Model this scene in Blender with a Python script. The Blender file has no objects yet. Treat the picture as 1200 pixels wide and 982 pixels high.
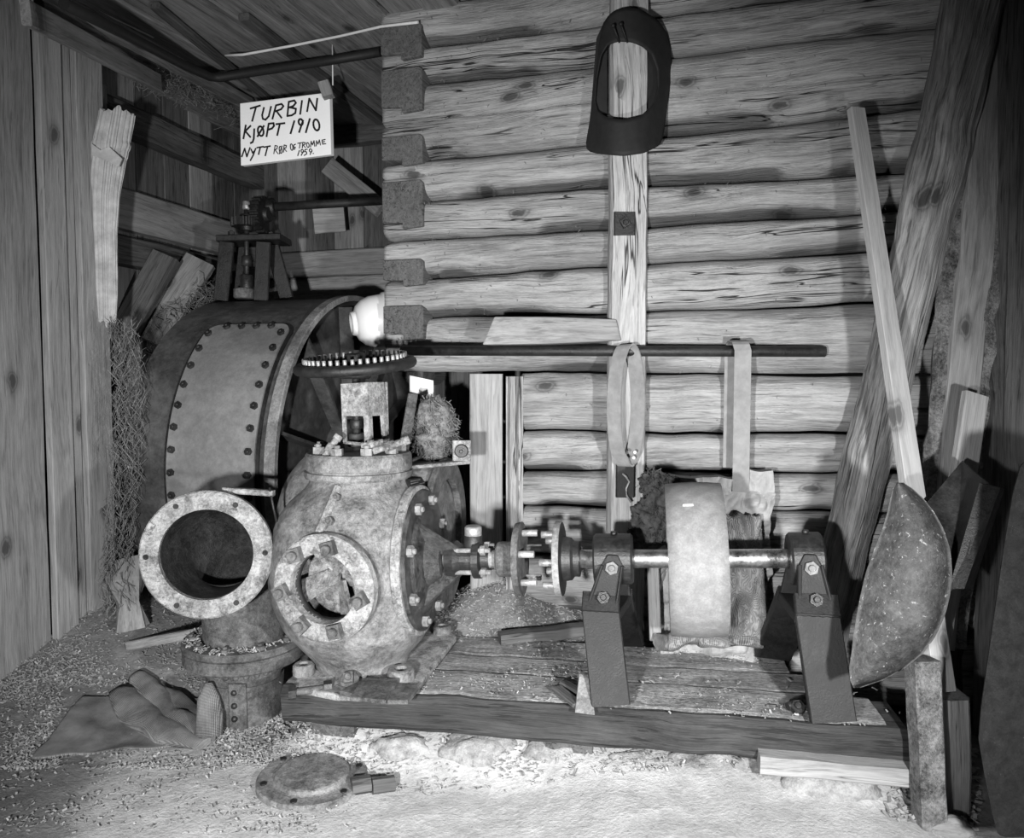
import bpy, math, random
from mathutils import Vector as V, Matrix, noise as mnoise
random.seed(7)
PI = math.pi
scn = bpy.context.scene
COL = scn.collection

# ------------------------------------------------------------------ camera, light, exposure
FPX, CAMH = 900.0, 1.2
TILT = math.atan(51.0 / FPX)
cam_d = bpy.data.cameras.new('camera'); cam = bpy.data.objects.new('camera', cam_d); COL.objects.link(cam)
cam.location = (0, 0, CAMH); cam.rotation_euler = (PI / 2 - TILT, 0, 0)
cam_d.sensor_fit = 'HORIZONTAL'; cam_d.sensor_width = 36.0; cam_d.lens = 36.0 * FPX / 1200.0
cam_d.clip_start = 0.05
scn.camera = cam
scn.view_settings.view_transform = 'Standard'
scn.view_settings.look = 'None'
scn.view_settings.gamma = 1.0
scn.view_settings.use_curve_mapping = False
scn.view_settings.exposure = 0.0
world = bpy.data.worlds.new('world'); scn.world = world; world.use_nodes = True
world.node_tree.nodes['Background'].inputs[0].default_value = (1, 1, 1, 1)
world.node_tree.nodes['Background'].inputs[1].default_value = 0.004

def spot(name, loc, target, power, size, angle, blend):
    d = bpy.data.lights.new(name, 'SPOT'); d.energy = power; d.shadow_soft_size = size
    d.spot_size = math.radians(angle); d.spot_blend = blend
    o = bpy.data.objects.new(name, d); COL.objects.link(o); o.location = loc
    o.rotation_euler = (V(target) - V(loc)).to_track_quat('-Z', 'Y').to_euler()
    return o
spot('flash_lamp_left', (-0.45, -0.15, 0.95), (-0.38, 3.0, 0.85), 520, 0.045, 92, 1.0)
spot('flash_lamp_right', (0.72, 0.35, 0.9), (0.36, 2.5, 0.45), 290, 0.04, 98, 1.0)

# ------------------------------------------------------------------ measuring helpers
def ray(px, py):
    dx = (px - 600) / FPX; u = (491 - py) / FPX
    return V((dx, math.cos(TILT) + u * math.sin(TILT), -math.sin(TILT) + u * math.cos(TILT)))
def P(px, py, Y):
    d = ray(px, py); return V((0, 0, CAMH)) + d * (Y / d.y)
def G(px, py, Z):
    d = ray(px, py); return V((0, 0, CAMH)) + d * ((Z - CAMH) / d.z)
def lerp(a, b, t): return a + (b - a) * t
def smooth(a, b, x):
    t = max(0, min(1, (x - a) / (b - a))); return t * t * (3 - 2 * t)
def nz(p, s=1.0, o=0.0): return mnoise.noise(V((p[0] * s + o, p[1] * s + o * 1.7, p[2] * s - o)))
def fr(axis, up=V((0, 0, 1))):
    a = V(axis).normalized(); up = V(up)
    if abs(a.dot(up.normalized())) > 0.98: up = V((0, 1, 0))
    s = a.cross(up).normalized(); return a, s, s.cross(a).normalized()

# ------------------------------------------------------------------ mesh builder
class MB:
    def __init__(self): self.v = []; self.f = []; self.w = []; self.s = []
    def add(self, vs, fs, ws=None, sm=False):
        b = len(self.v); self.v += [V(x) for x in vs]
        self.w += [V(x) for x in (ws if ws is not None else vs)]
        for f in fs: self.f.append([i + b for i in f]); self.s.append(sm)
        return self
    def sweep(self, pts, prof, up=(0, 0, 1), scale=None, caps=True, sm=False, closed=False, fixed=None, jit=0, jseed=0):
        n, m = len(pts), len(prof); off = V((random.uniform(0, 50), random.uniform(0, 50), random.uniform(0, 50)))
        vs, ws, fs = [], [], []; d = 0
        for i, p in enumerate(pts):
            p = V(p)
            if closed: a = V(pts[(i + 1) % n]) - V(pts[i - 1])
            else: a = V(pts[min(i + 1, n - 1)]) - V(pts[max(i - 1, 0)])
            if i: d += (p - V(pts[i - 1])).length
            a, s, u = fr(fixed if fixed else a, up)
            k = scale[i] if scale else 1.0
            for (x, y) in prof:
                q = p + s * (x * k) + u * (y * k)
                if jit: q += (s * nz(q, 9, jseed) + u * nz(q, 9, jseed + 5)) * jit
                vs.append(q); ws.append(off + V((d, x * k, y * k)))
        for i in range(n if closed else n - 1):
            j = (i + 1) % n
            for k in range(m):
                l = (k + 1) % m; fs.append([i * m + k, i * m + l, j * m + l, j * m + k])
        self.add(vs, fs, ws, sm)
        if caps and not closed:
            b = len(self.v) - n * m
            self.f.append([b + k for k in range(m)][::-1]); self.s.append(False)
            self.f.append([b + (n - 1) * m + k for k in range(m)]); self.s.append(False)
        return self
    def beam(self, p0, p1, w, h, up=(0, 0, 1), ch=0.004, n=2, jit=0, scale=None):
        p0, p1 = V(p0), V(p1); a, b = w / 2, h / 2; c = min(ch, a * .9, b * .9)
        prof = [(-a + c, -b), (a - c, -b), (a, -b + c), (a, b - c), (a - c, b), (-a + c, b), (-a, b - c), (-a, -b + c)]
        pts = [p0.lerp(p1, i / (n - 1)) for i in range(n)]
        return self.sweep(pts, prof, up, scale=scale, jit=jit, jseed=random.uniform(0, 99))
    def tube(self, pts, r, seg=12, sm=True, caps=True, closed=False, up=(0, 0, 1), jit=0):
        rr = r if isinstance(r, list) else None
        k = 1.0 if rr else r
        prof = [(math.cos(-t * 2 * PI / seg) * k, math.sin(-t * 2 * PI / seg) * k) for t in range(seg)]
        return self.sweep(pts, prof, up, scale=rr, caps=caps, sm=sm, closed=closed, jit=jit, jseed=random.uniform(0, 99))
    def lathe(self, o, axis, prof, seg=40, sm=True, ref=(0, 0, 1), a0=0, a1=2 * PI, solid=True):
        o = V(o); a, s, u = fr(axis, ref); full = abs(a1 - a0 - 2 * PI) < 1e-6
        n = seg if full else seg + 1; m = len(prof); vs = []; fs = []
        for i in range(n):
            t = a0 + (a1 - a0) * i / seg
            for (h, r) in prof: vs.append(o + a * h + (s * math.cos(t) + u * math.sin(t)) * r)
        for i in range(seg):
            j = (i + 1) % n
            for k in range(m - 1): fs.append([i * m + k, j * m + k, j * m + k + 1, i * m + k + 1])
        self.add(vs, fs, None, sm)
        b = len(self.v) - n * m
        if solid and full:
            if prof[0][1] > 1e-5: self.f.append([b + i * m for i in range(n)][::-1]); self.s.append(False)
            if prof[-1][1] > 1e-5: self.f.append([b + i * m + m - 1 for i in range(n)]); self.s.append(False)
        return self
    def ring(self, o, axis, r0, r1, h0, h1, seg=48, ch=0.004, ref=(0, 0, 1)):   # annulus with hole r0, outer r1
        c = ch
        prof = [(h0, r0), (h0, r1 - c), (h0 + c, r1), (h1 - c, r1), (h1, r1 - c), (h1, r0), (h0, r0)]
        return self.lathe(o, axis, prof, seg, sm=False, solid=False, ref=ref)
    def cyl(self, p0, p1, r, seg=20, ch=0.0, r1=None, sm=True):
        p0, p1 = V(p0), V(p1); L = (p1 - p0).length; r1 = r if r1 is None else r1
        prof = [(0, r), (L, r1)] if not ch else [(0, r - ch), (ch, r), (L - ch, r1), (L, r1 - ch)]
        return self.lathe(p0, p1 - p0, prof, seg, sm)
    def prism(self, poly, ext, sm=False):
        poly = [V(p) for p in poly]; ext = V(ext); n = len(poly)
        self.add(poly + [p + ext for p in poly], [list(range(n))[::-1], list(range(n, 2 * n))] + [[i, (i + 1) % n, (i + 1) % n + n, i + n] for i in range(n)], None, sm)
        return self
    def ball(self, c, r, sc=(1, 1, 1), seg=20, rings=12, nzs=0, nzf=4, seed=0):
        c = V(c); vs = [], ; vs = []; fs = []
        for i in range(rings + 1):
            t = PI * i / rings
            for j in range(seg):
                p = 2 * PI * j / seg; d = V((math.sin(t) * math.cos(p), math.sin(t) * math.sin(p), math.cos(t)))
                k = 1 + nzs * (nz(d, nzf / 2, seed) + .5 * nz(d, nzf, seed + 3))
                vs.append(c + V((d.x * sc[0], d.y * sc[1], d.z * sc[2])) * r * k)
        for i in range(rings):
            for j in range(seg):
                k = (j + 1) % seg; fs.append([i * seg + j, (i + 1) * seg + j, (i + 1) * seg + k, i * seg + k])
        return self.add(vs, fs, None, True)
    def hexbolt(self, p, n, r=0.014, h=0.012, sq=False, stud=True):
        p = V(p); a, s, u = fr(n); m = 4 if sq else 6; t0 = random.uniform(0, 1)
        poly = [p - a * .002 + (s * math.cos(t0 + 2 * PI * i / m) + u * math.sin(t0 + 2 * PI * i / m)) * r for i in range(m)]
        self.prism(poly, a * (h + .002))
        if stud: self.cyl(p + a * h * .9, p + a * (h + r * .5), r * .5, 10, .002)
        return self
    def grid(self, fn, nu, nv, thick=None, sm=True, wfn=None):
        vs = [fn(i / nu, j / nv) for i in range(nu + 1) for j in range(nv + 1)]
        ws = [wfn(i / nu, j / nv) for i in range(nu + 1) for j in range(nv + 1)] if wfn else [V(x) for x in vs]
        q = lambda i, j: i * (nv + 1) + j
        fs = [[q(i, j), q(i + 1, j), q(i + 1, j + 1), q(i, j + 1)] for i in range(nu) for j in range(nv)]
        if thick is not None:
            n = len(vs); vs = vs + [V(x) + V(thick) for x in vs]; ws = ws + ws
            fs = fs + [[k + n for k in f][::-1] for f in fs]
            edge = [q(i, 0) for i in range(nu)] + [q(nu, j) for j in range(nv)] + [q(i, nv) for i in range(nu, 0, -1)] + [q(0, j) for j in range(nv, 0, -1)]
            for k in range(len(edge)):
                a, b = edge[k], edge[(k + 1) % len(edge)]; fs.append([b, a, a + n, b + n])
        return self.add(vs, fs, ws, sm)

BASE = {}
def build(mb, name, mat, parent=None, loc=None, bevel=0, sub=0, fix=True):
    me = bpy.data.meshes.new(name)
    base = BASE[parent.name] if parent is not None else V(loc if loc is not None else (0, 0, 0))
    me.from_pydata([tuple(x - base) for x in mb.v], [], mb.f)
    at = me.attributes.new('wc', 'FLOAT_VECTOR', 'POINT')
    at.data.foreach_set('vector', [c for w in mb.w for c in w])
    me.polygons.foreach_set('use_smooth', mb.s)
    me.validate(); me.update()
    if fix:
        import bmesh
        b = bmesh.new(); b.from_mesh(me); bmesh.ops.recalc_face_normals(b, faces=b.faces); b.to_mesh(me); b.free()
    o = bpy.data.objects.new(name, me); COL.objects.link(o)
    me.materials.append(mat)
    if parent is not None: o.parent = parent
    else: o.location = base
    BASE[o.name] = base
    if bevel:
        m = o.modifiers.new('bevel', 'BEVEL'); m.width = bevel; m.segments = 2; m.limit_method = 'ANGLE'; m.angle_limit = math.radians(40)
    if sub:
        m = o.modifiers.new('sub', 'SUBSURF'); m.levels = sub; m.render_levels = sub
    return o
def tag(o, label, cat, group=None, kind=None):
    o['label'] = label; o['category'] = cat
    if group: o['group'] = group
    if kind: o['kind'] = kind
    return o
def thing(name, loc, label, cat, group=None):
    o = bpy.data.objects.new(name, None); COL.objects.link(o); o.location = loc; o.empty_display_size = .1
    BASE[o.name] = V(loc); return tag(o, label, cat, group)
def struct(o, label=None, cat='structure'):
    o['kind'] = 'structure'
    if label: o['label'] = label; o['category'] = cat
    return o

# ------------------------------------------------------------------ materials
class NT:
    def __init__(self, name):
        self.m = bpy.data.materials.new(name); self.m.use_nodes = True
        self.t = self.m.node_tree; self.b = self.t.nodes['Principled BSDF']
    def n(self, typ, **kw):
        x = self.t.nodes.new(typ)
        for k, v in kw.items():
            if k.startswith('i_'): x.inputs[int(k[2:]) if k[2:].isdigit() else k[2:]].default_value = v
            else: setattr(x, k, v)
        return x
    def l(self, a, b): self.t.links.new(a, b)
    def vec(self, scale, src=None):
        if src is None: src = self.n('ShaderNodeAttribute', attribute_name='wc').outputs['Vector']
        m = self.n('ShaderNodeMapping'); m.inputs['Scale'].default_value = scale; self.l(src, m.inputs['Vector']); return m.outputs['Vector']
    def noise(self, scale, vec=None, detail=5, rough=.6, dist=0):
        x = self.n('ShaderNodeTexNoise'); x.inputs['Scale'].default_value = scale; x.inputs['Detail'].default_value = detail
        x.inputs['Roughness'].default_value = rough; x.inputs['Distortion'].default_value = dist
        self.l(vec if vec is not None else self.vec((1, 1, 1)), x.inputs['Vector']); return x.outputs['Fac']
    def ramp(self, fac, stops, ease=False):
        r = self.n('ShaderNodeValToRGB'); e = r.color_ramp.elements
        while len(e) < len(stops): e.new(.5)
        for i, (p, c) in enumerate(stops): e[i].position = p; e[i].color = (c, c, c, 1)
        self.l(fac, r.inputs['Fac']); return r.outputs['Color']
    def math(self, op, a, b=None, clamp=False):
        x = self.n('ShaderNodeMath', operation=op); x.use_clamp = clamp
        for i, k in enumerate((a, b)):
            if k is None: continue
            if isinstance(k, (int, float)): x.inputs[i].default_value = k
            else: self.l(k, x.inputs[i])
        return x.outputs[0]
    def mix(self, fac, a, b, mode='MIX'):
        x = self.n('ShaderNodeMix', data_type='RGBA', blend_type=mode); x.clamp_factor = True
        for s, k in ((0, fac), (6, a), (7, b)):
            if isinstance(k, (int, float)): x.inputs[s].default_value = k if s == 0 else (k, k, k, 1)
            else: self.l(k, x.inputs[s])
        return x.outputs[2]
    def bump(self, h, strength, dist=.01, prev=None):
        x = self.n('ShaderNodeBump'); x.inputs['Strength'].default_value = strength; x.inputs['Distance'].default_value = dist
        self.l(h, x.inputs['Height'])
        if prev is not None: self.l(prev, x.inputs['Normal'])
        return x.outputs['Normal']
    def fin(self, col, rough=.8, metal=0, normal=None, spec=.3):
        if isinstance(col, (int, float)): self.b.inputs['Base Color'].default_value = (col, col, col, 1)
        else: self.l(col, self.b.inputs['Base Color'])
        if isinstance(rough, (int, float)): self.b.inputs['Roughness'].default_value = rough
        else: self.l(rough, self.b.inputs['Roughness'])
        self.b.inputs['Metallic'].default_value = metal; self.b.inputs['Specular IOR Level'].default_value = spec
        if normal is not None: self.l(normal, self.b.inputs['Normal'])
        return self.m

def wood(name, lo, hi, knots=.5, crack=.5, grain=1.0, ringf=26, bump=.5, stain=.5, sc=1.0, dust=0.0, dash=.5, low_edge=False):
    t = NT(name)
    # the grain wanders slowly sideways along the length
    wv = t.noise(1, t.vec((.9 * sc, 1.6 * sc, 1.6 * sc)), 2, .5)
    sh_ = t.n('ShaderNodeCombineXYZ'); off = t.math('MULTIPLY', t.math('SUBTRACT', wv, .5), .10 / sc); t.l(off, sh_.inputs[1]); t.l(off, sh_.inputs[2])
    base = t.n('ShaderNodeVectorMath', operation='ADD'); t.l(t.n('ShaderNodeAttribute', attribute_name='wc').outputs['Vector'], base.inputs[0]); t.l(sh_.outputs[0], base.inputs[1]); B_ = base.outputs[0]
    streak = t.noise(1, t.vec((1.3 * sc, 38 * sc, 38 * sc), B_), 7, .7, .05)
    fine = t.noise(1, t.vec((9 * sc, 230 * sc, 230 * sc), B_), 3, .7)
    cont = t.noise(1, t.vec((.5 * sc, 6 * sc, 6 * sc), B_), 3, .5, .1)
    rings = t.math('SINE', t.math('MULTIPLY', cont, ringf * 6.0))
    blot = t.noise(1, t.vec((2.6 * sc, 7 * sc, 7 * sc), B_), 7, .7, .4)
    f = t.math('ADD', t.math('MULTIPLY', streak, .55), t.math('MULTIPLY', fine, .30 * grain))
    f = t.math('ADD', f, t.math('MULTIPLY', blot, .22)); f = t.math('ADD', f, t.math('MULTIPLY', rings, .022 * grain))
    col = t.ramp(f, [(.40, lo), (.53, lerp(lo, hi, .55)), (.66, hi)])
    big = t.noise(1, t.vec((1.1 * sc, 3.6 * sc, 3.6 * sc), B_), 6, .68, .5)
    st = t.ramp(big, [(.40, 1), (.56, 0)])
    col = t.mix(t.math('MULTIPLY', st, stain), col, t.mix(1.0, col, .45, 'MULTIPLY'))
    # short dark fissures in the weathered fibres
    dn = t.noise(1, t.vec((4.5 * sc, 85 * sc, 85 * sc), B_), 4, .6)
    df = t.ramp(dn, [(.585, 0), (.65, 1)]); df = t.math('MULTIPLY', df, dash); col = t.mix(df, col, lo * .35)
    # knots
    vo = t.n('ShaderNodeTexVoronoi', feature='F1', voronoi_dimensions='2D'); vo.inputs['Scale'].default_value = 1; vo.inputs['Randomness'].default_value = 1
    wob = t.noise(1, t.vec((14, 30, 30)), 3)
    va = t.n('ShaderNodeVectorMath', operation='ADD'); t.l(t.vec((3.2 * sc, 6.5 * sc, 6.5 * sc)), va.inputs[0])
    cb = t.n('ShaderNodeCombineXYZ'); t.l(t.math('MULTIPLY', wob, .16), cb.inputs[0]); t.l(t.math('MULTIPLY', wob, .2), cb.inputs[1]); t.l(cb.outputs[0], va.inputs[1])
    t.l(va.outputs[0], vo.inputs['Vector'])
    sep = t.n('ShaderNodeSeparateColor'); t.l(vo.outputs['Color'], sep.inputs[0])
    has = t.math('GREATER_THAN', sep.outputs[0], 1 - .55 * knots)
    kd = t.ramp(vo.outputs['Distance'], [(.0, 1), (.07, .95), (.10, .45), (.12, .7), (.15, .3), (.24, 0)])
    kf = t.math('MULTIPLY', kd, has)
    col = t.mix(t.math('MULTIPLY', kf, .9), col, lo * .3)
    # drying cracks
    cn = t.noise(1, t.vec((.45 * sc, 17 * sc, 17 * sc), B_), 3, .55, .1)
    cr = t.ramp(cn, [(.5 - .010 * crack - .001, 0), (.5 - .004 * crack, 1), (.5 + .004 * crack, 1), (.5 + .010 * crack + .001, 0)])
    gate = t.ramp(t.noise(1, t.vec((1.1, 4, 4)), 2), [(.52, 0), (.58, 1)])
    cr = t.math('MULTIPLY', t.math('MULTIPLY', cr, gate), min(1, crack * 1.6))
    col = t.mix(cr, col, lo * .12)
    if dust:
        dd_ = t.noise(5, None, 8, .72, .3); d2 = t.noise(70, None, 4, .75)
        dm = t.ramp(t.math('ADD', t.math('MULTIPLY', dd_, .7), t.math('MULTIPLY', d2, .3)), [(.42, 0), (.62, 1)]); col = t.mix(t.math('MULTIPLY', dm, dust), col, t.ramp(d2, [(.35, .26), (.7, .55)]))
    if low_edge:  # darker colour along the receding lower edge of each log
        wa = t.n('ShaderNodeAttribute', attribute_name='low_edge').outputs['Fac']
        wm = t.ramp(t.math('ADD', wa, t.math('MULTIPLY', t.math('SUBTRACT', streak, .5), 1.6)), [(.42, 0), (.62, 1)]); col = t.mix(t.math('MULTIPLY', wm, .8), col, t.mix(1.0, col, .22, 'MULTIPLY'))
    h = t.math('SUBTRACT', t.math('ADD', f, t.math('MULTIPLY', fine, .3)), t.math('ADD', t.math('MULTIPLY', cr, .9), t.math('MULTIPLY', df, .35)))
    return t.fin(col, .88, 0, t.bump(h, bump, .012), .2)

def metal(name, dark, light, mid=.5, sc=1.0, rough=.6, met=.0, pit=.4, fleck=0.0, fleckc=.75, spec=.35, fsc=1.0, flev=.62, speck=0.0):
    t = NT(name)
    a = t.noise(7 * sc, None, 7, .66, .4); b = t.noise(45 * sc, None, 5, .65)
    c_ = t.noise(160 * sc, None, 3, .7)
    f = t.math('ADD', t.math('ADD', t.math('MULTIPLY', a, .5), t.math('MULTIPLY', b, .32)), t.math('MULTIPLY', c_, .18))
    w = .10
    col = t.ramp(f, [(mid - w, dark), (mid, lerp(dark, light, .45)), (mid + w, light)])
    if fleck:
        n2 = t.noise(28 * fsc, None, 8, .75, .6)
        fm = t.ramp(n2, [(flev, 0), (flev + .05, 1)]); col = t.mix(t.math('MULTIPLY', fm, fleck), col, fleckc)
    if speck:
        n3 = t.noise(150, None, 3, .8); col = t.mix(t.math('MULTIPLY', t.ramp(n3, [(.60, 0), (.66, 1)]), speck), col, dark * .5)
    h = t.noise(110 * sc, None, 4, .7)
    hh = t.math('ADD', h, t.math('MULTIPLY', a, 1.2))
    rg = t.ramp(f, [(.35, max(.1, rough - .18)), (.65, min(1, rough + .15))])
    return t.fin(col, rg, met, t.bump(hh, pit, .006), spec)

def plain(name, c, rough=.8, var=.15, sc=20, bump=.2, spec=.3, met=0):
    t = NT(name); n = t.noise(sc, None, 6, .65)
    col = t.ramp(n, [(.3, c * (1 - var)), (.7, min(1, c * (1 + var)))])
    return t.fin(col, rough, met, t.bump(t.noise(sc * 5, None, 4), bump, .004), spec)

M = {}
M['log'] = wood('log wood', .15, .41, knots=.5, crack=.9, bump=.8, stain=.55, dash=.42, low_edge=True, grain=1.3)
M['log_end'] = wood('log end grain', .07, .19, knots=.1, crack=.8, bump=.8, stain=.3, sc=1.5)
M['post'] = wood('post wood', .26, .56, knots=.4, crack=.8, bump=.6, stain=.35, dash=.5)
M['plank'] = wood('grey plank wood', .15, .33, knots=.4, crack=.4, bump=.3, stain=.35, dash=.4)
M['plank_b'] = wood('lighter plank wood', .20, .39, knots=.35, crack=.4, bump=.3, stain=.25, dash=.4)
M['plank_d'] = wood('dark plank wood', .045, .14, knots=.3, crack=.5, bump=.4, stain=.5, dash=.6)
M['ceil'] = wood('ceiling board wood', .11, .30, knots=.6, crack=.4, bump=.3, stain=.5, dash=.5)
M['fresh'] = wood('planed board wood', .24, .40, knots=.35, crack=.15, bump=.2, stain=.15, ringf=34, grain=1.4, dash=.1)
M['pole'] = wood('barked pole wood', .09, .42, knots=.5, crack=.6, bump=.7, stain=.85, dash=.6)
M['deck'] = wood('dusty deck wood', .09, .30, knots=.1, crack=1.2, bump=.9, stain=.6, dust=.85, dash=.5)
M['beamf'] = wood('oiled beam wood', .022, .085, knots=.2, crack=.7, bump=.7, stain=.7, dash=.6)
M['bark'] = metal('flaking bark', .03, .30, .50, sc=2.6, rough=.95, pit=1.0)
M['cast'] = metal('flaking painted cast iron', .06, .29, .49, sc=1.5, rough=.55, pit=.6, fleck=.75, fleckc=.035, fsc=.45, flev=.60, spec=.3, speck=.5)
M['oily'] = metal('oily rusted iron', .014, .10, .51, sc=2, rough=.5, pit=.8, fleck=.5, fleckc=.22, fsc=.8, flev=.66)
M['flange'] = metal('limescaled flange iron', .08, .46, .49, sc=3.0, rough=.85, pit=.9, fleck=.7, fleckc=.06, fsc=.9, flev=.57)
M['inner'] = metal('wet rust', .012, .06, .52, sc=2, rough=.6, pit=1.0, fleck=.6, fleckc=.2, fsc=.5, flev=.70)
M['rustpipe'] = metal('dull rusted pipe iron', .035, .17, .5, sc=1.8, rough=.8, pit=.8, fleck=.6, fleckc=.40, fsc=.7, flev=.66)
M['drum'] = metal('old grey drum paint', .035, .10, .5, sc=.6, rough=.5, pit=.15, fleck=.6, fleckc=.02, fsc=.35, flev=.62, spec=.3)
M['plate'] = metal('grey cover paint', .14, .22, .5, sc=.7, rough=.5, pit=.15, fleck=.3, fleckc=.4, fsc=1.6, flev=.76)
M['rim'] = metal('worn rim paint', .10, .30, .5, sc=2.2, rough=.7, pit=.4)
M['black'] = metal('black iron', .006, .022, .5, sc=1.5, rough=.5, pit=.3, spec=.4)
M['dark'] = metal('dark painted iron', .010, .030, .5, sc=1.5, rough=.45, pit=.25, fleck=.35, fleckc=.25, fsc=1.2, flev=.72, spec=.45)
M['stand'] = metal('grey painted iron', .008, .022, .5, sc=1.6, rough=.6, pit=.3, fleck=.35, fleckc=.10, fsc=.8, flev=.67)
M['steel'] = metal('bright shaft steel', .25, .6, .5, sc=2.5, rough=.36, met=.95, pit=.1)
M['pulley'] = metal('worn pulley face', .15, .25, .5, sc=4, rough=.65, pit=.35, spec=.3, fleck=.3, fleckc=.12, fsc=3, flev=.62)
M['zinc'] = metal('plated steel', .2, .45, .5, sc=3, rough=.45, met=.4, pit=.2)
M['scoop'] = metal('rusty scoop iron', .028, .11, .52, sc=1.3, rough=.7, pit=.5, fleck=.8, fleckc=.40, fsc=2.4, flev=.60)
M['collar'] = plain('dark rubbery sheet iron', .016, .7, .25, 30, .1)
M['white'] = plain('white enamel', .72, .35, .03, 8, .02, .5)
M['signw'] = plain('white painted board', .88, .6, .03, 10, .05)
M['ink'] = plain('black brush paint', .010, .6, .2, 40, .1)
M['paper'] = plain('brown paper', .30, .75, .25, 14, .5)
M['card'] = plain('corrugated cardboard', .46, .9, .3, 16, .3)
M['leather'] = plain('dry leather belt', .22, .75, .2, 25, .2)
M['rag'] = plain('felted rag', .06, 1.0, .6, 40, 1.0, .1)
M['stone'] = metal('pale dusty stone', .12, .38, .48, sc=1.2, rough=.95, pit=.8)
M['straw'] = plain('straw', .15, .9, .6, 60, .1)
M['chip'] = plain('wood shavings', .30, .9, .75, 3, .1)
M['tar'] = metal('dark grainy grit', .007, .03, .52, sc=5, rough=.9, pit=1.0, fleck=.6, fleckc=.25, fsc=3, flev=.66)
M['rubber'] = plain('black cable', .015, .6, .2, 30, .1)
M['wire'] = plain('pale wire', .65, .6, .1, 30, .1)
def burlap():
    t = NT('burlap weave')
    w1 = t.n('ShaderNodeTexWave', bands_direction='X'); w1.inputs['Scale'].default_value = 85; w1.inputs['Distortion'].default_value = 1.2; t.l(t.vec((1, 1, 1)), w1.inputs['Vector'])
    w2 = t.n('ShaderNodeTexWave', bands_direction='Y'); w2.inputs['Scale'].default_value = 85; w2.inputs['Distortion'].default_value = 1.2; t.l(t.vec((1, 1, 1)), w2.inputs['Vector'])
    f = t.math('ADD', t.math('MULTIPLY', w1.outputs['Fac'], .5), t.math('MULTIPLY', w2.outputs['Fac'], .5))
    n = t.noise(9, None, 5, .6)
    col = t.ramp(t.math('ADD', t.math('MULTIPLY', f, .34), t.math('MULTIPLY', n, .8)), [(.34, .06), (.76, .36)])
    return t.fin(col, .95, 0, t.bump(t.math('ADD', f, t.math('MULTIPLY', n, 2.5)), .8, .006), .1)
M['burlap'] = burlap()
def floor_mat():
    t = NT('dusty floor')
    a = t.noise(1.3, None, 6, .6, .3); b = t.noise(16, None, 8, .7); c = t.noise(90, None, 4, .7)
    f = t.math('ADD', t.math('MULTIPLY', a, .45), t.math('ADD', t.math('MULTIPLY', b, .35), t.math('MULTIPLY', c, .2)))
    col = t.ramp(f, [(.34, .26), (.5, .46), (.64, .66)])
    sp = t.ramp(t.noise(40, None, 3, .8), [(.68, 0), (.72, 1)]); col = t.mix(t.math('MULTIPLY', sp, .6), col, .18)
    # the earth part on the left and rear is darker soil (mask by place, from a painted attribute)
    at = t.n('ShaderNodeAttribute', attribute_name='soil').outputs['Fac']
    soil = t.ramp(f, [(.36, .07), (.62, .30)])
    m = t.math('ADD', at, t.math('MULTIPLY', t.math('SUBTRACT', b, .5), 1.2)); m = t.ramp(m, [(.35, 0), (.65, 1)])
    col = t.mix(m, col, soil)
    h = t.math('ADD', b, t.math('MULTIPLY', c, .5))
    return t.fin(col, .95, 0, t.bump(h, .6, .012), .1)
M['floor'] = floor_mat()

# ------------------------------------------------------------------ the wall frame
W0 = V((.333, 3.0, 0)); WD = V((.951, -.309, 0)); WN = V((-.309, -.951, 0))   # WN points at the room
def wall_s(px):                                   # distance along the log wall at a photo column
    k = (px - 600) / FPX * 1.0
    # correct for tilt being small: use ground plane columns at camera height
    return (k * W0.y - W0.x) / (WD.x - k * WD.y)
def wall_at(px, py, off=0.0):
    s = wall_s(px); o = W0 + WN * off
    d = ray(px, py); n = V((WN.x, WN.y, 0))
    t = (o - V((0, 0, CAMH))).dot(n) / d.dot(n); return V((0, 0, CAMH)) + d * t
S_L, S_R = wall_s(457), wall_s(1185)
def ws(p): return (p - W0).dot(WD)

# ------------------------------------------------------------------ floor
PL = V((-.725, 2.357, 0)); PU = V((.986, -.167, 0)); PV = V((.167, .986, 0))    # platform front left, along, back
def inplat(x, y):
    d = V((x, y, 0)) - PL; return d.dot(PU), d.dot(PV)
def fh(x, y):
    p = V((x, y, 0)); z = .012 * nz(p, 2.2) + .006 * nz(p, 9)
    z += .12 * smooth(-.9, -1.7, x) * smooth(2.3, 3.3, y)
    z += .10 * smooth(2.75, 3.4, y) * smooth(-.6, -1.2, x)
    z += .30 * math.exp(-(((x - .0) / .42) ** 2 + ((y - 3.15) / .33) ** 2))
    a, b = inplat(x, y)
    z += .07 * smooth(-.1, .12, b) * smooth(-.1, .1, a) * smooth(2.0, 1.7, a)
    z += .05 * smooth(2.3, 2.05, y) * smooth(1.2, .9, x) * smooth(-.1, .35, x)
    return z
def build_floor():
    mb = MB(); x0, x1, y0, y1 = -2.9, 2.9, .3, 5.4; nu, nv = 150, 130
    mb.grid(lambda u, v: V((lerp(x0, x1, u), lerp(y0, y1, v), fh(lerp(x0, x1, u), lerp(y0, y1, v)))), nu, nv, thick=(0, 0, -.25))
    o = build(mb, 'floor', M['floor'])
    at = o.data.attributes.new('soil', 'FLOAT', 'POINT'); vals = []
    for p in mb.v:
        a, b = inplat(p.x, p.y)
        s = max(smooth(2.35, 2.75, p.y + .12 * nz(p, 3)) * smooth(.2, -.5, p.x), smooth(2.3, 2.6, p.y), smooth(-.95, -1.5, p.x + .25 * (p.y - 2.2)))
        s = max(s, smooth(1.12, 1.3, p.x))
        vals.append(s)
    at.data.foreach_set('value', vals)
    return struct(o)
build_floor()

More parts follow.
